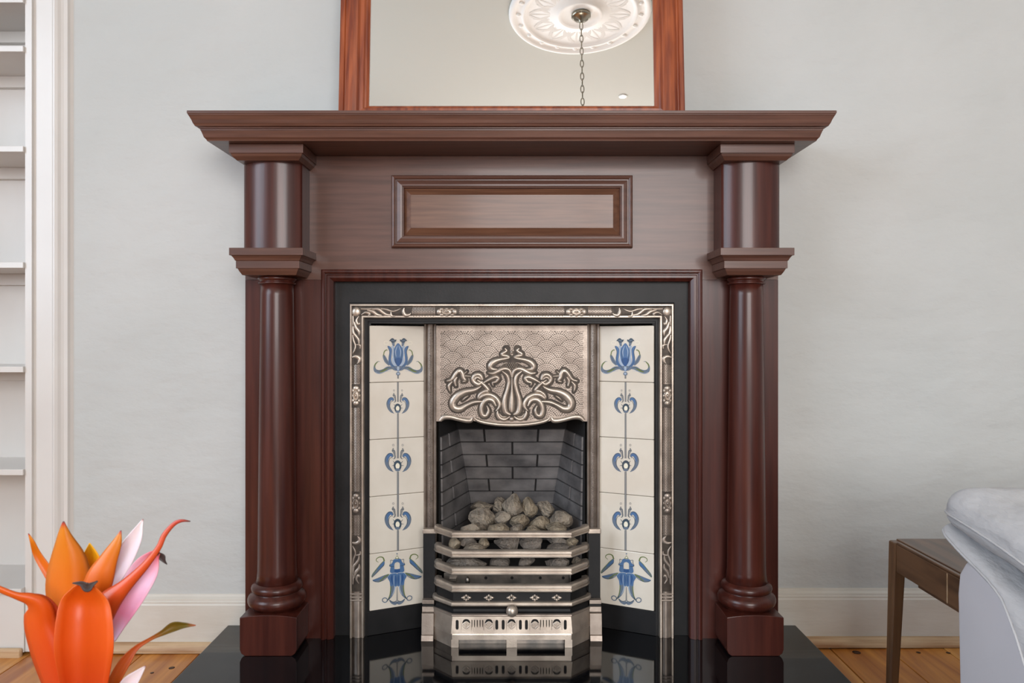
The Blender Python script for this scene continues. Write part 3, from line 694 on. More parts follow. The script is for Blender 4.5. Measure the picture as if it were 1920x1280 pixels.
# darkened ground round the relief and the punched fan-scale dots around it
def near(x, y):
    xm = min(x, 1920 - x); best = 1e9
    for a_, b_, w_ in NP:
        dd = math.hypot(a_ - xm, b_ - y) - w_ * .5
        if dd < best: best = dd
    return best
NP = [p for st in HS[:-1] for p in cr(st, 4)] + [(940, y, 60) for y in range(460, 1080, 30)] + [(900, y, 40) for y in range(320, 620, 40)]
import numpy as np
cell = 4; hd = MB(); npa = np.array(NP)
gxs, gys = np.meshgrid(np.arange(160, 1760, cell), np.arange(270, 1130, cell), indexing='ij')
xm_ = np.minimum(gxs + 2, 1918 - gxs); best = np.full(gxs.shape, 1e9)
for a_, b_, w_ in NP: best = np.minimum(best, np.hypot(xm_ - a_, gys + 2 - b_) - w_ * .6)
on = (best < 20) & ~((gys > 1075) & ((gxs < 560) | (gxs > 1360)))
for i in range(on.shape[0]):        # join runs of cells down each column
    j = 0
    while j < on.shape[1]:
        if on[i, j]:
            k = j
            while k < on.shape[1] and on[i, k]: k += 1
            x_, y_, z_ = int(gxs[i, j]), int(gys[i, j]), int(gys[i, j]) + (k - j) * cell
            hd.add([hm(x_, y_, .0003), hm(x_ + cell, y_, .0003), hm(x_ + cell, z_, .0003), hm(x_, z_, .0003)], [(0, 1, 2, 3)])
            j = k
        j += 1
hd.build('dark_ground', M['patina'], hood)
hd = MB(); R0 = 132; pitch = 21
rowsy = list(range(150, 1400, 66))
centres = [(160 + (i % 2) * 132 + j * 264 - 264 + 2, yy) for i, yy in enumerate(rowsy) for j in range(9)]
for (cx_, cy_) in centres:
    for r_ in range(0, R0, pitch):
        n_ = max(1, int(math.pi * r_ / 19))
        for k_ in range(n_ + 1):
            t = math.pi * k_ / n_ if r_ else 0
            x, y = cx_ + r_ * math.cos(t), cy_ - r_ * math.sin(t)
            if x < 158 or x > 1762 or y < 122 or y > 1120: continue
            # hidden by the fans of the rows in front
            if any(math.hypot(x - a_, y - b_) < R0 - 4 and b_ > cy_ and y <= b_ for a_, b_ in centres if 0 < b_ - cy_ <= 132): continue
            if y > 1075 and 130 < min(x, 1920 - x) < 540: continue
            nd = near(x, y)
            if nd < 27: continue
            s_ = 6.8
            hd.add([hm(x + s_ * math.cos(q), y + s_ * math.sin(q), .0006) for q in (0, 1.57, 3.14, 4.71)], [(0, 1, 2, 3)])
dotobj(hd, hood)

# firebox of moulded brick panels
fbx = MB(); DBK = 2.272
def back_pt(a, v):       # a 0..1 across, v pixel row; the back leans forward towards the top
    d = 2.285 - (930 - v) / 130 * .05
    l, r = (862 + (v - 828) * .17), (1059 - (v - 828) * .15)
    u_ = l + (r - l) * a; return P(u_, v, d)
SDX = X(822, 2.07)
def side_pt(a, v):       # a 0 front .. 1 back (left side); v is the row at the back
    bp = back_pt(0, v); fp = Vector((SDX, 2.072, bp.z - .004)); return fp.lerp(bp, a)
def quad_panel(fn, v0, v1, off):
    rows = []
    return [fn(0, v0), fn(1, v0), fn(1, v1), fn(0, v1)]
for fn, mir in ((back_pt, 0), (side_pt, 0), (side_pt, 1)):
    rws = []
    for vv in range(770, 1091, 10):
        c = [fn(0, vv), fn(.5, vv), fn(1, vv)]
        if mir: c = [Vector((-p.x, p.y, p.z)) for p in c]
        rws.append(c)
    fbx.grid(rws, 0, False)
fbx.add([(-.22, 2.075, Z(775, 2.1)), (.22, 2.075, Z(775, 2.1)), (.16, 2.26, Z(775, 2.15)), (-.16, 2.26, Z(775, 2.15))], [(0, 1, 2, 3)])
fbx.add([(-.22, 2.0, .16), (.22, 2.0, .16), (.16, 2.34, .16), (-.16, 2.34, .16)], [(0, 1, 2, 3)])
fire = fbx.build('firebox_lining', M['soot_and_shade'], ins)
def brick(fn, a0, a1, v0, v1, mir=False, depth=.0045, ga=.006):
    c = [fn(a0 + ga, v0 + .9), fn(a1 - ga, v0 + .9), fn(a1 - ga, v1 - .9), fn(a0 + ga, v1 - .9)]
    if mir: c = [Vector((-p.x, p.y, p.z)) for p in c]
    n = (c[1] - c[0]).cross(c[3] - c[0]).normalized()
    if n.dot(Vector((0, 1.5, CZ)) - c[0]) < 0: n = -n
    ce = sum(c, Vector()) / 4
    f = [p + n * depth + (ce - p).normalized() * .0016 for p in c]
    b = MB(); b.hexa([c[0], c[1], c[2], c[3], f[0], f[1], f[2], f[3]])
    b.build('brick', M['brick'], fire)
rowv = [779, 803, 827.5, 851, 874, 896.5, 919.5, 943, 966, 989, 1012]
pat = {0: [0, .5, 1], 1: [0, .25, .74, 1], 2: [0, .5, 1], 3: [0, .235, .755, 1]}
for i in range(1, len(rowv) - 1):
    js = [0, .5, 1] if i % 2 == 0 else [0, .24, .75, 1]
    if rowv[i] < 815: js = [0, .24, .74, 1]
    for p, q in zip(js[:-1], js[1:]): brick(back_pt, p, q, rowv[i], rowv[i + 1], ga=.006)
    sj = [0.06, .45, 1] if i % 2 == 1 else [0.06, 1]
    if i % 4 == 0: sj = [0.06, 1]
    for p, q in zip(sj[:-1], sj[1:]):
        for mr in (False, True): brick(side_pt, p, q, rowv[i], rowv[i + 1], mr, ga=.02)

# ------------------------------------------------------------------ fire front: bars, cheeks, frieze strip
gr = thing('fire_front', 'burnished iron fire front with four curved bars across the coals', 'fire grate')
xe_, xf_ = .2020, .1520
def bar_path(ye=2.0, yf=1.93, xe=xe_, xf=xf_): return [(-xe + .0005, ye + .006), (-xe + .001, ye - .008), (-xe + .006, ye - .020), (-xf, yf), (xf, yf), (xe - .006, ye - .020), (xe - .001, ye - .008), (xe - .0005, ye + .006)]
for k_, v in enumerate([1002, 1038, 1070, 1102.5]):
    zc = Z(v, 1.928); b = MB()
    hh = .0098 if k_ else .0085
    pr = [(-.014, zc + hh - .002), (-.004, zc + hh), (.002, zc + hh - .001), (.0055, zc + hh * .55), (.0055, zc - .0005), (.003, zc - .0022), (.003, zc - .0034), (.0065, zc - .0042), (.006, zc - hh + .001), (.002, zc - hh), (-.014, zc - hh + .002)]
    path_sweep(b, bar_path(), pr)
    b.build('grate_bar', M['pewter'], gr, .0008)
# cheeks
for s in (-1, 1):
    b = MB(); a0, a1 = .2375, .2050
    zt_ = Z(999, 2.004); zm = Z(1124, 1.99)
    xs_ = sorted((s * a0, s * a1)); b.box(xs_[0], xs_[1], 2.002, 2.012, zm - .01, zt_)
    b.build('cheek_plate', M['iron'], gr, .001)
    b = MB(); b.box(xs_[0] - .001, xs_[1] + .006 * (s < 0) + .001, 1.995, 2.014, zt_, zt_ + .0125)
    if s > 0: b.v = [(x - .0, y, z) for x, y, z in b.v]
    b.build('top_rail_end', M['pewter'], gr, .002)
    b = MB(); xa, xb = sorted((s * .2385, s * .2065)); y_ = 1.985
    def seg(y0a, y0b, v0, v1, mi):
        z1, z0 = Z(v0, y0a), Z(v1, y0b)
        b.hexa([(xa, y0b, z0), (xb, y0b, z0), (xb, 2.015, z0), (xa, 2.015, z0), (xa, y0a, z1), (xb, y0a, z1), (xb, 2.015, z1), (xa, 2.015, z1)], mi)
    seg(1.985, 1.985, 1125, 1132, 0); seg(1.993, 1.993, 1132.2, 1137, 1); seg(1.987, 1.985, 1137.2, 1147, 0); seg(1.99, 1.985, 1147.2, 1150, 1); seg(1.976, 1.971, 1150.2, 1190, 0)
    z1 = Z(1190, 1.971); b.hexa([(xa, 1.963, HT + .0004), (xb, 1.963, HT + .0004), (xb, 2.015, HT + .0004), (xa, 2.015, HT + .0004), (xa, 1.967, z1), (xb, 1.967, z1), (xb, 2.015, z1), (xa, 2.015, z1)], 0)
    b.build('cheek_foot', [M['pewter_dark'], M['iron']], gr, .0008)
# dark strip with diamonds, and the ledge
b = MB(); zt_, zb_ = Z(1111, 1.934), Z(1130, 1.934)
path_sweep(b, bar_path(2.002, 1.935), [(0, zb_), (0, zt_), (-.01, zt_), (-.01, zb_)]); strip_o = b.build('frieze_strip', M['iron'], gr)
def dm(x, y, h): p = P(780 + x / 4.742, 960 + y / 4.742, 1.9345); return (p.x, p.y - h, p.z)
for xq in (447, 648, 850, 1057, 1252):
    b = MB(); yq = 760
    for a_ in (0, 1, 2, 3):
        dx, dy = [(1, 0), (0, 1), (-1, 0), (0, -1)][a_]
        ln = 46 if dx else 32
        stroke(b, [(xq + dx * 8, yq + dy * 6, 8), (xq + dx * ln * .6, yq + dy * ln * .6, 24), (xq + dx * ln, yq + dy * ln, 4)], dm, .002)
    for sx in (-1, 1):
        for sy in (-1, 1): dome(b, xq + sx * 17, yq + sy * 13, 9, 7, dm, .0018, n=8)
    b.build('diamond_ornament', M['pewter'], strip_o)
b = MB(); zt_, zb_ = Z(1129, 1.926), Z(1137, 1.926)
path_sweep(b, bar_path(1.995, 1.931, .2055, .1530), [(.004, zb_), (.0065, zb_ + .003), (.0065, zt_ - .003), (.004, zt_), (-.02, zt_ + .001), (-.02, zb_)]); b.build('ledge', M['pewter'], gr, .0008)
# gas burner tray behind the bars
bn = thing('gas_burner', 'steel gas burner bar with round ports behind the lowest bars', 'burner')
b = MB(); b.box(X(832, 2.03), X(1068, 2.03), 2.03, 2.05, Z(1094, 2.03), Z(1074, 2.03)); tb = b.build('burner_bar', M['steel'], bn, .001)
for uu in (911, 960, 1013, 1056):
    b = MB(); p = P(uu, 1083, 2.0297); n_ = 12
    b.add([(p.x + .0042 * math.cos(2 * math.pi * k / n_), p.y, p.z + .0042 * math.sin(2 * math.pi * k / n_)) for k in range(n_)], [tuple(range(n_))]); b.build('burner_port', M['soot_and_shade'], bn)
b = MB(); b.box(X(1068, 2.02), X(1070.5, 2.02), 2.018, 2.05, Z(1096, 2.02), Z(1072, 2.02)); b.build('end_bracket', M['steel'], bn)
b = MB(); b.box(X(842, 2.02), X(856, 2.02), 2.02, 2.03, Z(1090, 2.02), Z(1083, 2.02)); b.build('pilot_bracket', M['steel'], bn, .001)
b = MB(); p = P(877, 1088, 2.022); b.lathe(p.x, p.y, [(.006, p.z - .008), (.007, p.z), (.005, p.z + .006), (.002, p.z + .012)], 12); b.build('pilot_jet', M['steel'], bn)
tray_z = Z(1064, 2.0)
b = MB(); b.hexa([(-.185, 2.005, tray_z - .004), (.185, 2.005, tray_z - .004), (.15, 2.24, tray_z - .004), (-.15, 2.24, tray_z - .004), (-.185, 2.005, tray_z), (.185, 2.005, tray_z), (.15, 2.24, tray_z), (-.15, 2.24, tray_z)])
b.build('burner_tray', M['soot_and_shade'], bn)

# ------------------------------------------------------------------ ash pan cover
ac = thing('ash_pan_cover', 'pierced iron ash pan cover with round knob standing on the hearth', 'ash cover')
def ap(ye=1.985, yf=1.93): return [(-.2055, ye), (-.1535, yf), (.1535, yf), (.2055, ye)]
z0, z1, z2, z3 = Z(1138, 1.94), Z(1154, 1.935), Z(1187.8, 1.925), HT + .0004
b = MB(); path_sweep(b, ap(1.990, 1.940), [(-.002, z0), (-.004, z0 - .006), (-.003, z0 - .012), (.001, z1 + .005), (-.03, z1 + .005), (-.03, z0)]); b.build('hollow_moulding', M['iron'], ac)
b = MB(); path_sweep(b, ap(1.988, 1.936), [(.001, z1 + .0048), (.004, z1 + .003), (.0045, z1 + .001), (.002, z1 - .001), (-.02, z1 - .001), (-.02, z1 + .0048)]); b.build('bead', M['pewter_dark'], ac)
b = MB(); path_sweep(b, ap(1.985, 1.932), [(0, z1 - .001), (.0005, z1 - .004), (.007, z2), (-.02, z2), (-.02, z1 - .001)]); face = b.build('cover_face', M['pewter'], ac)
# bottom rail on three feet with two real openings
b = MB(); pf_ = ap(1.980, 1.9255); zl = Z(1199, 1.925)
path_sweep(b, pf_, [(0.0, z2 - .0001), (.001, z2 - .003), (.001, zl), (-.012, zl), (-.012, z2 - .0001)])
for (xa, xb) in ((-.0135, .0135), (-.156, -.137), (.137, .156)):
    b.box(xa, xb, 1.9247, 1.937, z3, zl)
for s in (-1, 1):
    p, q = (s * .154, 1.9250), (s * .2055, 1.9795)
    b.hexa([(p[0], p[1], z3), (q[0], q[1], z3), (q[0], q[1] + .012, z3), (p[0], p[1] + .012, z3), (p[0], p[1], zl), (q[0], q[1], zl), (q[0], q[1] + .012, zl), (p[0], p[1] + .012, zl)])
b.build('foot_rail', M['pewter'], ac)
b = MB(); b.box(-.15, .15, 1.95, 1.955, z3, zl); b.build('ash_pan_front', M['steel'], ac)
# piercings: flat patches painting the dark of holes, following the face slope
def fm2(x, y, h):
    v = 960 + y / 4.742; z_ = z1 - .004; t = (v - 1157) / (1187.8 - 1157)
    d = 1.9315 - .0065 * t; p = P(780 + x / 4.742, v, d); return (p.x, p.y - h, p.z)
for xq in (366, 718, 775, 928, 982, 1327):
    b = MB(); fill(b, [(xq - 13, 970), (xq - 8, 957), (xq + 8, 957), (xq + 13, 970), (xq + 13, 1030), (xq + 8, 1042), (xq - 8, 1042), (xq - 13, 1030)], fm2, .0004, 0, 1, False); b.build('vent_slot_shade', M['soot_and_shade'], face)
for xq in (447, 648, 850, 1057, 1252):
    b = MB(); stroke(b, [(xq - 34, 985, 6), (xq - 18, 964, 18), (xq, 960, 22), (xq + 18, 964, 18), (xq + 34, 985, 6)], fm2, .0, 0, 4, True, .0004); b.build('vent_arch_shade', M['soot_and_shade'], face)
    b = MB()
    for sx in (-1, 1):
        for sy in (-1, 1): stroke(b, [(xq + sx * 36, 1003, 8), (xq + sx * 18, 1003 + sy * 17, 14), (xq, 1003 + sy * 34, 8)], fm2, .0016)
        stroke(b, [(xq + sx * 46, 960, 6), (xq + sx * 46, 1045, 6)], fm2, .0014)
    for dx, dy in ((0, 0), (14, 0), (-14, 0), (0, 13), (0, -13)): dome(b, xq + dx, 1003 + dy, 6, 6, fm2, .0018, n=6)
    b.build('lozenge_ornament', M['pewter'], face)
for xq in (497, 520, 545, 570, 592, 1108, 1133, 1160, 1185, 1208):
    b = MB(); stroke(b, [(xq, 957, 10), (xq, 1000, 10), (xq, 1022, 4)], fm2, .0, 0, 3, True, .0003); b.build('flute', M['patina'], face)
b = MB(); kc = P(960, 1145, 1.915)
rows = []
for i in range(13):
    t = math.pi * i / 12; r_ = .0155 * math.sin(t); yy = kc.y - .0155 * .9 * math.cos(t)
    rows.append([(kc.x + r_ * math.cos(2 * math.pi * k / 24), yy, kc.z + r_ * math.sin(2 * math.pi * k / 24)) for k in range(24)])
b.grid(rows, 0, True, closed=True)
rows = [[(kc.x + .006 * math.cos(2 * math.pi * k / 16), yy, kc.z + .006 * math.sin(2 * math.pi * k / 16)) for k in range(16)] for yy in (kc.y + .010, 1.945)]
b.grid(rows, 0, True, closed=True); b.build('knob', M['pewter'], ac)

# ------------------------------------------------------------------ ceramic coals, each its own lump
import bmesh
def coal(px, py, w_, h_, d, m, seed, label, depth=None):
    # px,py,w_,h_ in the 6.857x drawing of the fire basket
    c = P(820 + px / 6.857, 910 + py / 6.857, d); sx = w_ / 6.857 / F * d / 2 * 1.08; sz = h_ / 6.857 / F * d / 2 * 1.08; sy = depth or min(.03, (sx + sz) * .55)
    r = random.Random(seed); bm = bmesh.new(); bmesh.ops.create_icosphere(bm, subdivisions=3, radius=1.0)
    planes = []
    for k in range(13):
        n = Vector((r.uniform(-1, 1), r.uniform(-1, 1), r.uniform(-1, 1))).normalized(); planes.append((n, r.uniform(.42, .8)))
    for v in bm.verts:
        p = v.co.normalized()
        for n, t in planes:
            q = p.dot(n)
            if q > t: p = p - n * (q - t) * .92
        v.co = p + Vector((r.uniform(-1, 1), r.uniform(-1, 1), r.uniform(-1, 1))) * .035
    mn = [min(v.co[i] for v in bm.verts) for i in range(3)]; mx = [max(v.co[i] for v in bm.verts) for i in range(3)]
    for v in bm.verts:
        q = [(v.co[i] - (mn[i] + mx[i]) / 2) / ((mx[i] - mn[i]) / 2) for i in range(3)]
        v.co = Vector((q[0] * sx, q[1] * sy, q[2] * sz))
    me = bpy.data.meshes.new('ceramic_coal'); bm.to_mesh(me); bm.free(); me.materials.append(m)
    o = bpy.data.objects.new('ceramic_coal', me); C.objects.link(o); o.location = c
    tag(o, label, 'coal', 'ceramic coals in the fire basket'); return o
cT, cG, cB = M['coal_tan'], M['coal_grey'], M['coal']
COALS = [
 (575, 275, 280, 150, 2.19, cB, 'flat-topped brown coal at the back left of the heap'),
 (575, 435, 325, 290, 2.12, cB, 'large angular coal at front left of the heap with a grey face'),
 (800, 250, 160, 190, 2.20, cB, 'narrow brown coal tucked left of the topmost coal'),
 (960, 262, 260, 310, 2.155, cB, 'topmost and tallest coal in the middle of the heap'),
 (1175, 275, 225, 260, 2.165, cT, 'rounded tan coal just right of the topmost coal'),
 (1390, 305, 215, 210, 2.175, cB, 'dark square coal at the back right of the heap'),
 (830, 425, 220, 200, 2.13, cB, 'medium coal under the topmost coal, right of the large angular one'),
 (1060, 470, 245, 205, 2.10, cT, 'pale pitted coal in the centre of the heap'),
 (1310, 485, 270, 175, 2.11, cT, 'pale flattish coal right of the pitted centre coal'),
 (1590, 450, 290, 250, 2.10, cB, 'wedge-shaped coal at the far right of the heap'),
 (430, 560, 240, 170, 2.06, cB, 'pale coal at far left rising just above the top bar'),
 (785, 575, 260, 150, 2.05, cT, 'broad pale coal rising just above the top bar left of centre'),
 (1010, 580, 180, 150, 2.055, cB, 'small pointed coal rising above the top bar at centre'),
 (1240, 585, 200, 140, 2.055, cT, 'small pale coal rising above the top bar right of centre'),
 (1530, 575, 250, 170, 2.055, cT, 'broad pale coal rising above the top bar at right'),
 (225, 750, 150, 160, 2.03, cT, 'tan coal at far left between the two top bars'),
 (400, 700, 230, 150, 2.05, cG, 'dark coal between the two top bars, second from left'),
 (470, 800, 260, 120, 2.0, cB, 'low mottled coal resting on the second bar at left'),
 (600, 745, 130, 170, 2.02, cT, 'narrow tan coal standing between the top bars left of centre'),
 (890, 750, 305, 180, 2.0, cG, 'broad flat-faced grey coal behind the bars at centre'),
 (1200, 755, 280, 170, 1.995, cG, 'smooth rounded grey coal behind the bars right of centre'),
 (1530, 700, 250, 120, 2.03, cG, 'dark coal tight under the top bar at right'),
 (1545, 800, 280, 95, 1.995, cG, 'flat slab of grey coal lying on the second bar at right'),
 (1735, 720, 150, 110, 2.02, cT, 'tan coal at far right between the two top bars'),
 (1790, 800, 190, 70, 2.005, cG, 'thin grey coal at the far right end of the second bar'),
 (380, 985, 480, 140, 2.01, cG, 'long dark coal below the second bar at left'),
 (800, 985, 250, 130, 2.03, cG, 'dark coal below the second bar left of centre'),
 (1150, 985, 200, 140, 2.0, cG, 'small coal below the second bar at centre'),
 (1540, 985, 290, 140, 2.0, cG, 'broad dark coal below the second bar at right'),
 (1810, 985, 160, 130, 2.01, cB, 'brown coal at far right below the second bar'),
]
for k_, (px, py, w_, h_, d, m, lab) in enumerate(COALS): coal(px, py, w_, h_, d, m, 100 + k_, lab)

# ------------------------------------------------------------------ leaning mirror
TL = math.radians(5.0); mt = thing('leaning_mirror', 'red mahogany framed mirror leaning on the mantel shelf', 'mirror')
mb0 = Vector((0, 1.944, zt + .0005))
def mp(x, s, n): # s up the frame, n proud towards the room
    return (x, mb0.y + s * math.sin(TL) - n * math.cos(TL), mb0.z + s * math.cos(TL) + n * math.sin(TL))
MW = .4478; ML = 1.30; ob = [(.0, 0.0), (.0, .018), (.004, .021), (.012, .021), (.015, .017), (.018, .0165), (.026, .021), (.036, .0225), (.046, .020), (.052, .014), (.055, .0135), (.062, .015), (.066, .012), (.070, .011), (.076, .006), (.076, -.004)]
BH = 0.055 / .076
def stile(s):
    b = MB(); b.grid([[mp(s * (MW - o_), o_ * BH, n) for o_, n in ob], [mp(s * (MW - o_), ML - o_, n) for o_, n in ob]], 0, False)
    b.grid([[mp(s * MW, 0, 0), mp(s * (MW - .076), 0.055, -.004)], [mp(s * MW, ML, 0), mp(s * (MW - .076), ML - .076, -.004)]], 0, False)
    return b.build('frame_stile', M['mirror_wood'], mt)
stile(-1); stile(1)
def rail(top):
    b = MB()
    q = lambda sx, o_, n: mp(sx * (MW - o_), (ML - o_) if top else o_ * BH, n)
    b.grid([[q(-1, o_, n) for o_, n in ob], [q(1, o_, n) for o_, n in ob]], 0, False)
    return b.build('frame_rail', M['mirror_wood'], mt)
rail(False); rail(True)
b = MB(); b.add([mp(-MW + .07, .05, .002), mp(MW - .07, .05, .002), mp(MW - .07, ML - .07, .002), mp(-MW + .07, ML - .07, .002)], [(0, 1, 2, 3)]); b.build('mirror_glass', M['glass'], mt)
b = MB(); b.hexa([mp(-MW + .002, .002, -.006), mp(MW - .002, .002, -.006), mp(MW - .002, .002, -.001), mp(-MW + .002, .002, -.001), mp(-MW + .002, ML - .002, -.006), mp(MW - .002, ML - .002, -.006), mp(MW - .002, ML - .002, -.001), mp(-MW + .002, ML - .002, -.001)]); b.build('backing_board', M['walnut'], mt)
# what the mirror shows: ceiling rose, pendant chain and a downlight, placed where the reflected rays meet the ceiling
def in_mirror(u, v, zc):
    d = Vector(((u - U0) / F, 1, -(v - V0) / F)); o = Vector((0, 0, CZ)); n = Vector((0, -math.cos(TL), math.sin(TL))); p0 = Vector(mp(0, .3, .002))
    t = (p0 - o).dot(n) / d.dot(n); h_ = o + d * t; r = d - 2 * d.dot(n) * n
    k = (zc - h_.z) / r.z; return h_ + r * k
rc = in_mirror(1087, 24, ZC); re_ = in_mirror(954, 20, ZC); RR = abs(rc.x - re_.x)
ros = thing('ceiling_rose', 'round white plaster ceiling rose seen in the mirror', 'ceiling rose')
b = MB(); b.lathe(rc.x, rc.y, [(RR, ZC), (RR, ZC - .012), (RR * .985, ZC - .022), (RR * .95, ZC - .026), (RR * .92, ZC - .020), (RR * .90, ZC - .012), (RR * .83, ZC - .012), (RR * .815, ZC - .022), (RR * .79, ZC - .025), (RR * .765, ZC - .016), (RR * .74, ZC - .011), (RR * .34, ZC - .013), (RR * .32, ZC - .024), (RR * .29, ZC - .028), (RR * .26, ZC - .020), (RR * .1, ZC - .018)], 72); b.build('moulded_disc', M['plaster'], ros)
for k in range(12):
    a_ = 2 * math.pi * k / 12; b = MB()
    def am(x, y, h): 
        rr_ = RR * (.36 + .36 * y); aa = a_ + x * .26 / (.5 + y); return (rc.x + rr_ * math.cos(aa), rc.y + rr_ * math.sin(aa), ZC - .0125 - h)
    for sx in (-1, 1):
        stroke(b, [(0, .05, .06), (sx * .35, .3, .16), (sx * .75, .5, .26), (sx * .55, .8, .22), (sx * .1, .95, .06)], am, .016, wscale=1)
        stroke(b, [(sx * .8, .2, .05), (sx * .95, .5, .2), (sx * .8, .85, .05)], am, .014)
    stroke(b, [(0, .1, .08), (0, .5, .22), (0, .95, .08)], am, .02)
    for i in range(len(b.v)): pass
    b.build('acanthus_leaf', M['plaster_grey'], ros)
for k in range(20):
    a_ = 2 * math.pi * k / 20; b = MB(); b.ball((rc.x + RR * .865 * math.cos(a_), rc.y + RR * .865 * math.sin(a_), ZC - .013), .011, 6, sc=(1.3, 1.3, .8)); b.build('boss', M['plaster'], ros)
pd = thing('pendant_light', 'brushed nickel pendant light on a chain below the ceiling rose in the mirror', 'pendant light')
cc_ = in_mirror(1089.5, 30, ZC - .03)
b = MB(); zq = ZC - .0185
b.lathe(cc_.x, cc_.y, [(.055, zq), (.058, zq - .008), (.058, zq - .016), (.050, zq - .024), (.046, zq - .024), (.040, zq - .034), (.016, zq - .040), (.012, zq - .052), (.007, zq - .060)], 36); b.build('canopy', M['nickel'], pd)
zq -= .055; n_ = 0; LK = .040
link = None
while n_ < 21:
    if n_ < 2:
        b = MB(); rows = []
        for i in range(16):
            t = 2 * math.pi * i / 16; cxx, czz = .0095 * math.cos(t), (LK * .62) * math.sin(t)
            nx_, nz_ = math.cos(t), math.sin(t)
            row = []
            for j in range(6):
                q_ = 2 * math.pi * j / 6; o_ = .0029 * math.cos(q_); w2 = .0029 * math.sin(q_)
                p_ = (cxx + nx_ * o_, w2, czz + nz_ * o_)
                if n_ % 2: p_ = (p_[1], p_[0], p_[2])
                row.append(p_)
            rows.append(row)
        rows.append(rows[0]); b.grid(rows, 0, True, closed=True)
        o = b.build('chain_link', M['nickel'], pd)
        if n_ == 0: L0 = o
        else: L1 = o
    else:
        o = (L1 if n_ % 2 else L0).copy(); C.objects.link(o)
    o.location = (cc_.x, cc_.y, zq - LK * .6 - n_ * LK); n_ += 1
ze = zq - LK * 20 - LK * 1.1
b = MB(); b.lathe(cc_.x, cc_.y, [(.012, ze + .0), (.03, ze - .01), (.032, ze - .05), (.02, ze - .055)], 24); b.build('lamp_holder', M['nickel'], pd)
M['bulb'] = bpy.data.materials.new('lit_bulb'); M['bulb'].use_nodes = True
nb = M['bulb'].node_tree.nodes['Principled BSDF']; nb.inputs['Emission Color'].default_value = (1, .82, .6, 1); nb.inputs['Emission Strength'].default_value = 60
b = MB(); b.ball((cc_.x, cc_.y, ze - .085), .032, 10); b.build('bulb', M['bulb'], pd)
b = MB(); b.lathe(cc_.x, cc_.y, [(.03, ze - .02), (.08, ze - .05), (.13, ze - .11), (.15, ze - .16), (.148, ze - .16), (.125, ze - .11), (.075, ze - .053), (.03, ze - .025)], 36, cap=False); b.build('shade', M['nickel'], pd)
ll = bpy.data.lights.new('pendant_glow', 'POINT'); ll.energy = 4; ll.color = (1, .95, .86); ll.shadow_soft_size = .06
lo = bpy.data.objects.new('pendant_glow', ll); C.objects.link(lo); lo.location = (cc_.x, cc_.y, ze + .16)
dl = in_mirror(1168, 180, ZC)
b = MB(); b.lathe(dl.x, dl.y, [(.030, ZC - .0005), (.031, ZC - .004), (.024, ZC - .006)], 28); o = thing('ceiling_downlight', 'small round ceiling downlight at lower right of the mirror reflection', 'downlight'); b.build('trim_ring', M['plaster'], o)
M['led'] = bpy.data.materials.new('lit_lens'); M['led'].use_nodes = True
nb = M['led'].node_tree.nodes['Principled BSDF']; nb.inputs['Emission Color'].default_value = (1, .93, .82, 1); nb.inputs['Emission Strength'].default_value = 1
b = MB(); b.lathe(dl.x, dl.y, [(.0235, ZC - .0062), (.021, ZC - .007)], 24); b.build('lens', M['led'], o)

# ------------------------------------------------------------------ side table
tb = thing('side_table', 'walnut side table with tapered legs behind the sofa', 'side table')
tx0, tx1, ty0, ty1 = .857, 1.30, 1.362, 1.70
tz = Z(1011, 1.69)
def leg(x, y, sx, sy):
    b = MB(); w1, w0 = .029, .019; ox = sx * .016; zf = fz(x)
    def c4(cx, cy, h_, z): return [(cx - h_, cy - h_, z), (cx + h_, cy - h_, z), (cx + h_, cy + h_, z), (cx - h_, cy + h_, z)]
    b.hexa(c4(x + ox, y + sy * .012, w0 / 2, zf) + c4(x, y, w1 / 2, tz - .003)); b.build('leg', M['walnut_side'], tb, .004)
for x, sx in ((tx0 + .0145, -1), (tx1 - .0145, 1)):
    for y, sy in ((ty1 - .0145, 0), (ty0 + .0145, 0)): leg(x, y, sx, sy)
bx('side_apron', M['walnut'], tb, tx0 + .003, tx0 + .018, ty0 + .0295, ty1 - .0295, tz - .068, tz - .006, .002)
bx('side_apron', M['walnut'], tb, tx1 - .018, tx1 - .003, ty0 + .0295, ty1 - .0295, tz - .068, tz - .006, .002)
bx('apron_joint', M['bare_pine'], tb, tx0 + .0024, tx0 + .0032, 1.473, 1.4755, tz - .067, tz - .008)
bx('runner', M['walnut'], tb, tx0 + .019, tx0 + .03, ty0 + .03, ty1 - .09, tz - .082, tz - .055, .001)
bx('back_apron', M['walnut'], tb, tx0 + .0295, tx1 - .0295, ty1 - .016, ty1 - .003, tz - .06, tz - .006, .002)
bx('front_apron', M['walnut'], tb, tx0 + .0295, tx1 - .0295, ty0 + .003, ty0 + .016, tz - .06, tz - .006, .002)
bx('edge_strip', M['walnut'], tb, tx0 + .0035, tx0 + .0135, ty0 + .03, ty1 - .03, tz - .0055, tz - .0005, .002)
bx('table_top', M['walnut'], tb, tx0 + .017, tx1 - .003, ty0 + .003, ty1 - .002, tz - .014, tz, .002)

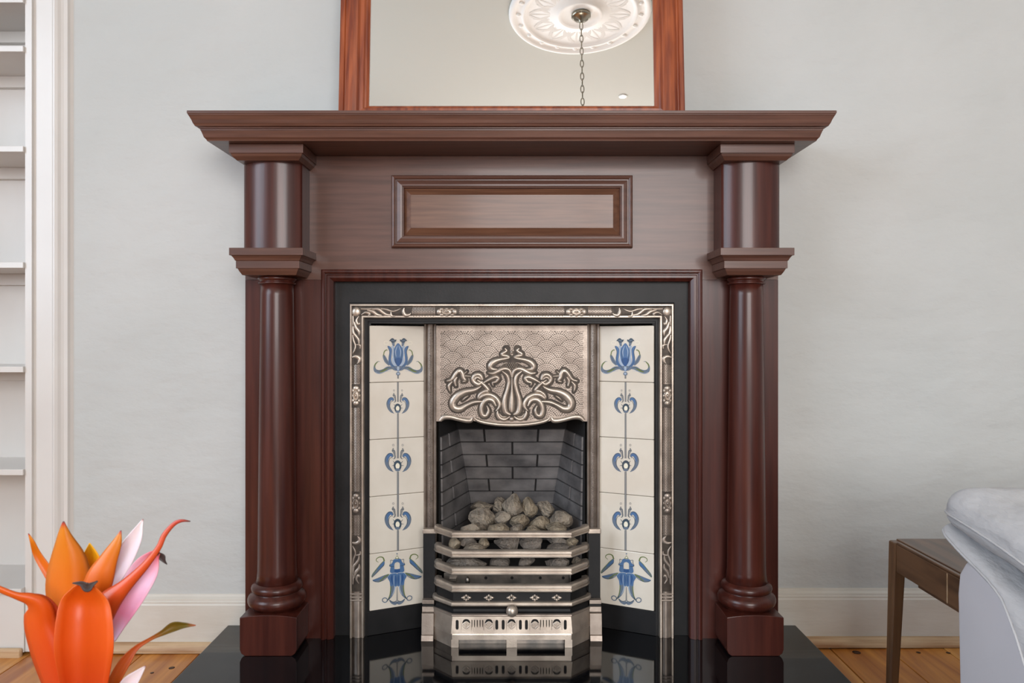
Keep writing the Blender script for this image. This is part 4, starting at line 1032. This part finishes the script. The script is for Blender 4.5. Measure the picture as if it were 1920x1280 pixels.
# ------------------------------------------------------------------ sofa corner
sf = thing('leather_sofa', 'pale grey leather sofa with piped double pillow back at far right', 'sofa')
SX = .75
def interp(tab, y):
    for (a, za), (b_, zb) in zip(tab[:-1], tab[1:]):
        if (y - a) * (y - b_) <= 0: return za + (zb - za) * (y - a) / (b_ - a)
    return tab[0][1] if abs(y - tab[0][0]) < abs(y - tab[-1][0]) else tab[-1][1]
UPS = [(1.304, .557), (1.21, .546), (1.15, .537), (1.093, .526), (1.03, .508), (.97, .47)]
LWS = [(1.312, .523), (1.28, .511), (1.249, .499), (1.179, .477), (1.1444, .461), (1.1284, .441), (1.1105, .416), (1.093, .384), (1.06, .33), (.97, .24)]
def pad(name, tab, y0, y1, x0, x1, hu, hl, rad, seedw):
    b = MB(); NX, NY = 44, 40
    xs_ = [x0 + (x1 - x0) * (i / NX) ** 1.9 for i in range(NX + 1)]
    ys_ = [y0 + (y1 - y0) * (1 - (1 - j / NY) ** 1.7) for j in range(NY + 1)]
    def e(x, y):
        dx = min(x - x0, x1 - x); dy = min(y1 - y, y - y0)
        f = lambda q: max(0, 1 - (1 - min(1, q / rad)) ** 2.2) ** .42
        return f(min(dx, dy))
    def xr(x, y):        # rounded plan corner at the back left
        r = .034; dx, dy = x - x0, y1 - y
        if dx < r and dy < r:
            k = max(abs(r - dx), abs(r - dy)) / max(1e-6, math.hypot(r - dx, r - dy)); return x0 + r - (r - dx) * k, y1 - r + (r - dy) * k
        return x, y
    for sgn, hh in ((1, hu), (-1, hl)):
        rows = []
        for y in ys_:
            row = []
            for x in xs_:
                q, r = xr(x, y); hv = hh(y) if callable(hh) else hh
                wob = .0025 * math.sin(40 * y + 9 * x + seedw) * e(x, y)
                row.append((q, r, interp(tab, y) + sgn * hv * e(x, y) + wob))
            rows.append(row)
        b.grid(rows, 0, True)
    o = b.build(name, M['leather'], sf)
    # piping round the seam
    pb_ = MB(); path = []
    for j in range(25): y = y0 + (y1 - y0) * j / 24; q, r = xr(x0, y); path.append(Vector((q - .001, r, interp(tab, y))))
    for i in range(1, 14): x = x0 + (x1 - x0) * (i / 13); q, r = xr(x, y1); path.append(Vector((q, r + .001, interp(tab, y1))))
    rows = []
    for i, p in enumerate(path):
        t = (path[min(i + 1, len(path) - 1)] - path[max(i - 1, 0)]).normalized(); n1 = t.cross(Vector((0, 0, 1))).normalized(); n2 = t.cross(n1)
        rows.append([p + (n1 * math.cos(a_) + n2 * math.sin(a_)) * .0022 for a_ in [k * 1.0472 for k in range(6)]])
    pb_.grid(rows, 0, True, closed=True); pb_.build('piping', M['leather'], o)
    return o
pad('upper_back_pillow', UPS, .93, 1.314, SX, 2.1, .052, .040, .085, 0)
pad('lower_back_pillow', LWS, .93, 1.322, SX, 2.1, lambda y: max(.018, interp(UPS, y) - interp(LWS, y) - .052), .02, .06, 2)
b = MB(); n = 10
def rbox(x0, x1, y0, y1, z0, z1, r):
    b = MB(); b.box(x0, x1, y0, y1, z0, z1); return b
pr_ = [(1.262, .06), (1.278, .25), (1.284, .42), (1.279, .455), (1.262, .478), (1.235, .482), (1.18, .462), (1.14, .446), (1.11, .408), (1.09, .372), (1.05, .305), (.98, .22), (.98, .06)]
bb = MB(); bb.grid([[(xx_, y, z) for y, z in pr_] for xx_ in (SX + .014, 2.1)], 0, False, closed=True)
for xx_ in (SX + .014, 2.1): bb.add([(xx_, y, z) for y, z in pr_], [tuple(range(len(pr_)))])
body = bb.build('back_frame', M['leather_flat'], sf)
md = body.modifiers.new('bevel', 'BEVEL'); md.width = .010; md.segments = 4; md.limit_method = 'ANGLE'; md.angle_limit = 1.0
body.data.polygons.foreach_set('use_smooth', [True] * len(body.data.polygons))
sb = rbox(SX + .02, 2.1, .30, .979, .06, .22, .03).build('seat_base', M['leather_flat'], sf, .02)
sc = rbox(SX + .16, 2.09, .30, .92, .2205, .38, .03).build('seat_cushion', M['leather'], sf, .04)
ar_ = rbox(SX + .02, SX + .158, .30, .92, .2205, .44, .03).build('sofa_arm', M['leather'], sf, .04)
for x in (SX + .06, 2.04):
    for y in (.36, 1.2): bx('foot', M['walnut'], sf, x - .02, x + .02, y - .02, y + .02, fz(x), .0595)

# ------------------------------------------------------------------ orange bromeliad in the foreground
br = thing('bromeliad_flower', 'bright orange bromeliad flower in the left foreground', 'flower')
FD = .75
def bract(name, pts, m, cup=.25, twist=0.0, parent=None):
    # pts: (u, v, depth offset, width px); cup bends the edges towards (+) or from (-) the viewer
    q = cr(pts, 7); rows = []; at = []; K = 8
    for i, (u_, v_, dd, wd) in enumerate(q):
        a_ = q[max(i - 1, 0)]; b_ = q[min(i + 1, len(q) - 1)]
        tx, ty = b_[0] - a_[0], b_[1] - a_[1]; l = math.hypot(tx, ty) or 1; nx, ny = -ty / l, tx / l
        wd = max(wd, .6); row = []
        for j in range(K + 1):
            s_ = -1 + 2 * j / K; d = FD + dd - cup * (wd / F * FD) * (s_ * s_ - .5) + twist * s_ * wd / F * FD
            row.append(P(u_ + nx * s_ * wd / 2, v_ + ny * s_ * wd / 2, d))
            at.append(i / (len(q) - 1))
        rows.append(row)
    b = MB(); b.grid(rows, 0, True)
    o = b.build(name, m, parent or br, attr=at)
    s = o.modifiers.new('thickness', 'SOLIDIFY'); s.thickness = .0008; s.offset = 0
    return o
bract('bract', [(150, 1300, .012, 70), (150, 1180, .020, 80), (132, 1110, .024, 92), (128, 1050, .022, 70), (121, 1005, .018, 28), (119, 977, .016, 2)], M['p_amber'], -.3)
bract('bract', [(120, 1120, .03, 26), (90, 1072, .035, 20), (70, 1040, .035, 15), (60, 1015, .03, 8), (53, 1000, .03, 1)], M['p_amber'], .2)
bract('bract', [(172, 1110, .05, 36), (172, 1062, .05, 36), (170, 1040, .05, 28), (168, 1018, .048, 1)], M['p_yellow'], .4)
bract('bract', [(165, 1150, .012, 40), (185, 1090, .012, 52), (203, 1050, .014, 34), (219, 1018, .016, 18), (227, 994, .018, 1)], M['p_amber'], -.2)
bract('bract', [(188, 1150, .03, 22), (202, 1100, .032, 30), (229, 1050, .035, 38), (252, 1010, .035, 27), (263, 985, .035, 10), (268, 973, .035, 1)], M['p_white'], .3)
bract('bract', [(208, 1200, .018, 16), (222, 1160, .018, 38), (248, 1110, .02, 52), (272, 1068, .022, 50), (288, 1044, .022, 26), (300, 1036, .022, 2)], M['p_pink'], .3)
bract('bract_tip', [(296, 1036, .022, 3), (303, 1044, .022, 13), (307, 1051, .022, 7), (313, 1058, .022, 1)], M['p_dark'], .1)
bract('bract', [(180, 1170, .0, 50), (203, 1130, .0, 44), (236, 1097, .002, 24), (272, 1060, .004, 14), (297, 1027, .006, 10), (308, 1003, .008, 9), (325, 983, .01, 7), (340, 976, .01, 5), (357, 977, .01, 1)], M['p_red'], -.3)
bract('bract', [(122, 1310, -.004, 60), (98, 1230, -.008, 74), (78, 1175, -.012, 64), (72, 1140, -.018, 52), (58, 1124, -.024, 26), (30, 1116, -.03, 13), (0, 1104, -.034, 11), (-25, 1090, -.036, 4)], M['p_orange'], -.3)
bract('bract_underside', [(100, 1175, .002, 20), (98, 1150, .0, 30), (82, 1128, -.004, 24), (60, 1118, -.01, 12), (40, 1114, -.014, 2)], M['p_red'], -.2)
bract('bract', [(156, 1320, -.02, 74), (157, 1265, -.026, 96), (157, 1215, -.03, 111), (158, 1165, -.028, 106), (159, 1128, -.024, 90), (160, 1106, -.028, 54), (161, 1094, -.034, 22)], M['p_orange'], .34)
bract('bract_tip', [(136, 1093, -.038, 2), (152, 1094, -.040, 9), (163, 1101, -.041, 18), (172, 1096, -.040, 9), (183, 1089, -.038, 2)], M['p_dark'], .1)
bract('bract', [(200, 1320, .02, 18), (215, 1275, .02, 22), (235, 1240, .022, 20), (256, 1214, .026, 9), (285, 1196, .03, 6), (305, 1186, .032, 10), (325, 1175, .034, 17), (345, 1172, .034, 10), (367, 1172, .036, 1)], M['p_olive'], .3)
bract('bract', [(215, 1330, .01, 40), (240, 1285, .01, 30), (258, 1264, .012, 16), (273, 1248, .012, 1)], M['p_white'], .3)
# stalk, lower leaves and pot (below the picture)
bc = P(156, 1300, FD)
b = MB(); b.lathe(bc.x, bc.y, [(.012, .20), (.012, .40), (.018, bc.z + .01)], 12); b.build('stalk', M['leafgreen'], br)
for k in range(8):
    a_ = k * 2 * math.pi / 8 + .2; rows = []
    for i in range(9):
        t = i / 8; r_ = .02 + .16 * t; zz_ = .21 + .24 * math.sin(t * 2.0) - .02 * t; w2 = .022 * (1 - t) ** .6 + .002
        rows.append([(bc.x + r_ * math.cos(a_) - s_ * w2 * math.sin(a_), bc.y + r_ * math.sin(a_) + s_ * w2 * math.cos(a_), zz_ + .006 * s_ * s_) for s_ in (-1, 0, 1)])
    b = MB(); b.grid(rows, 0, True); o = b.build('leaf', M['leafgreen'], br); s = o.modifiers.new('thickness', 'SOLIDIFY'); s.thickness = .001
zf = fz(bc.x)
b = MB(); b.lathe(bc.x, bc.y, [(.075, zf + .0005), (.082, zf + .01), (.105, zf + .21), (.11, zf + .215), (.11, zf + .235), (.10, zf + .235), (.096, zf + .205), (.02, zf + .2)], 40); b.build('pot', M['terracotta'], br)
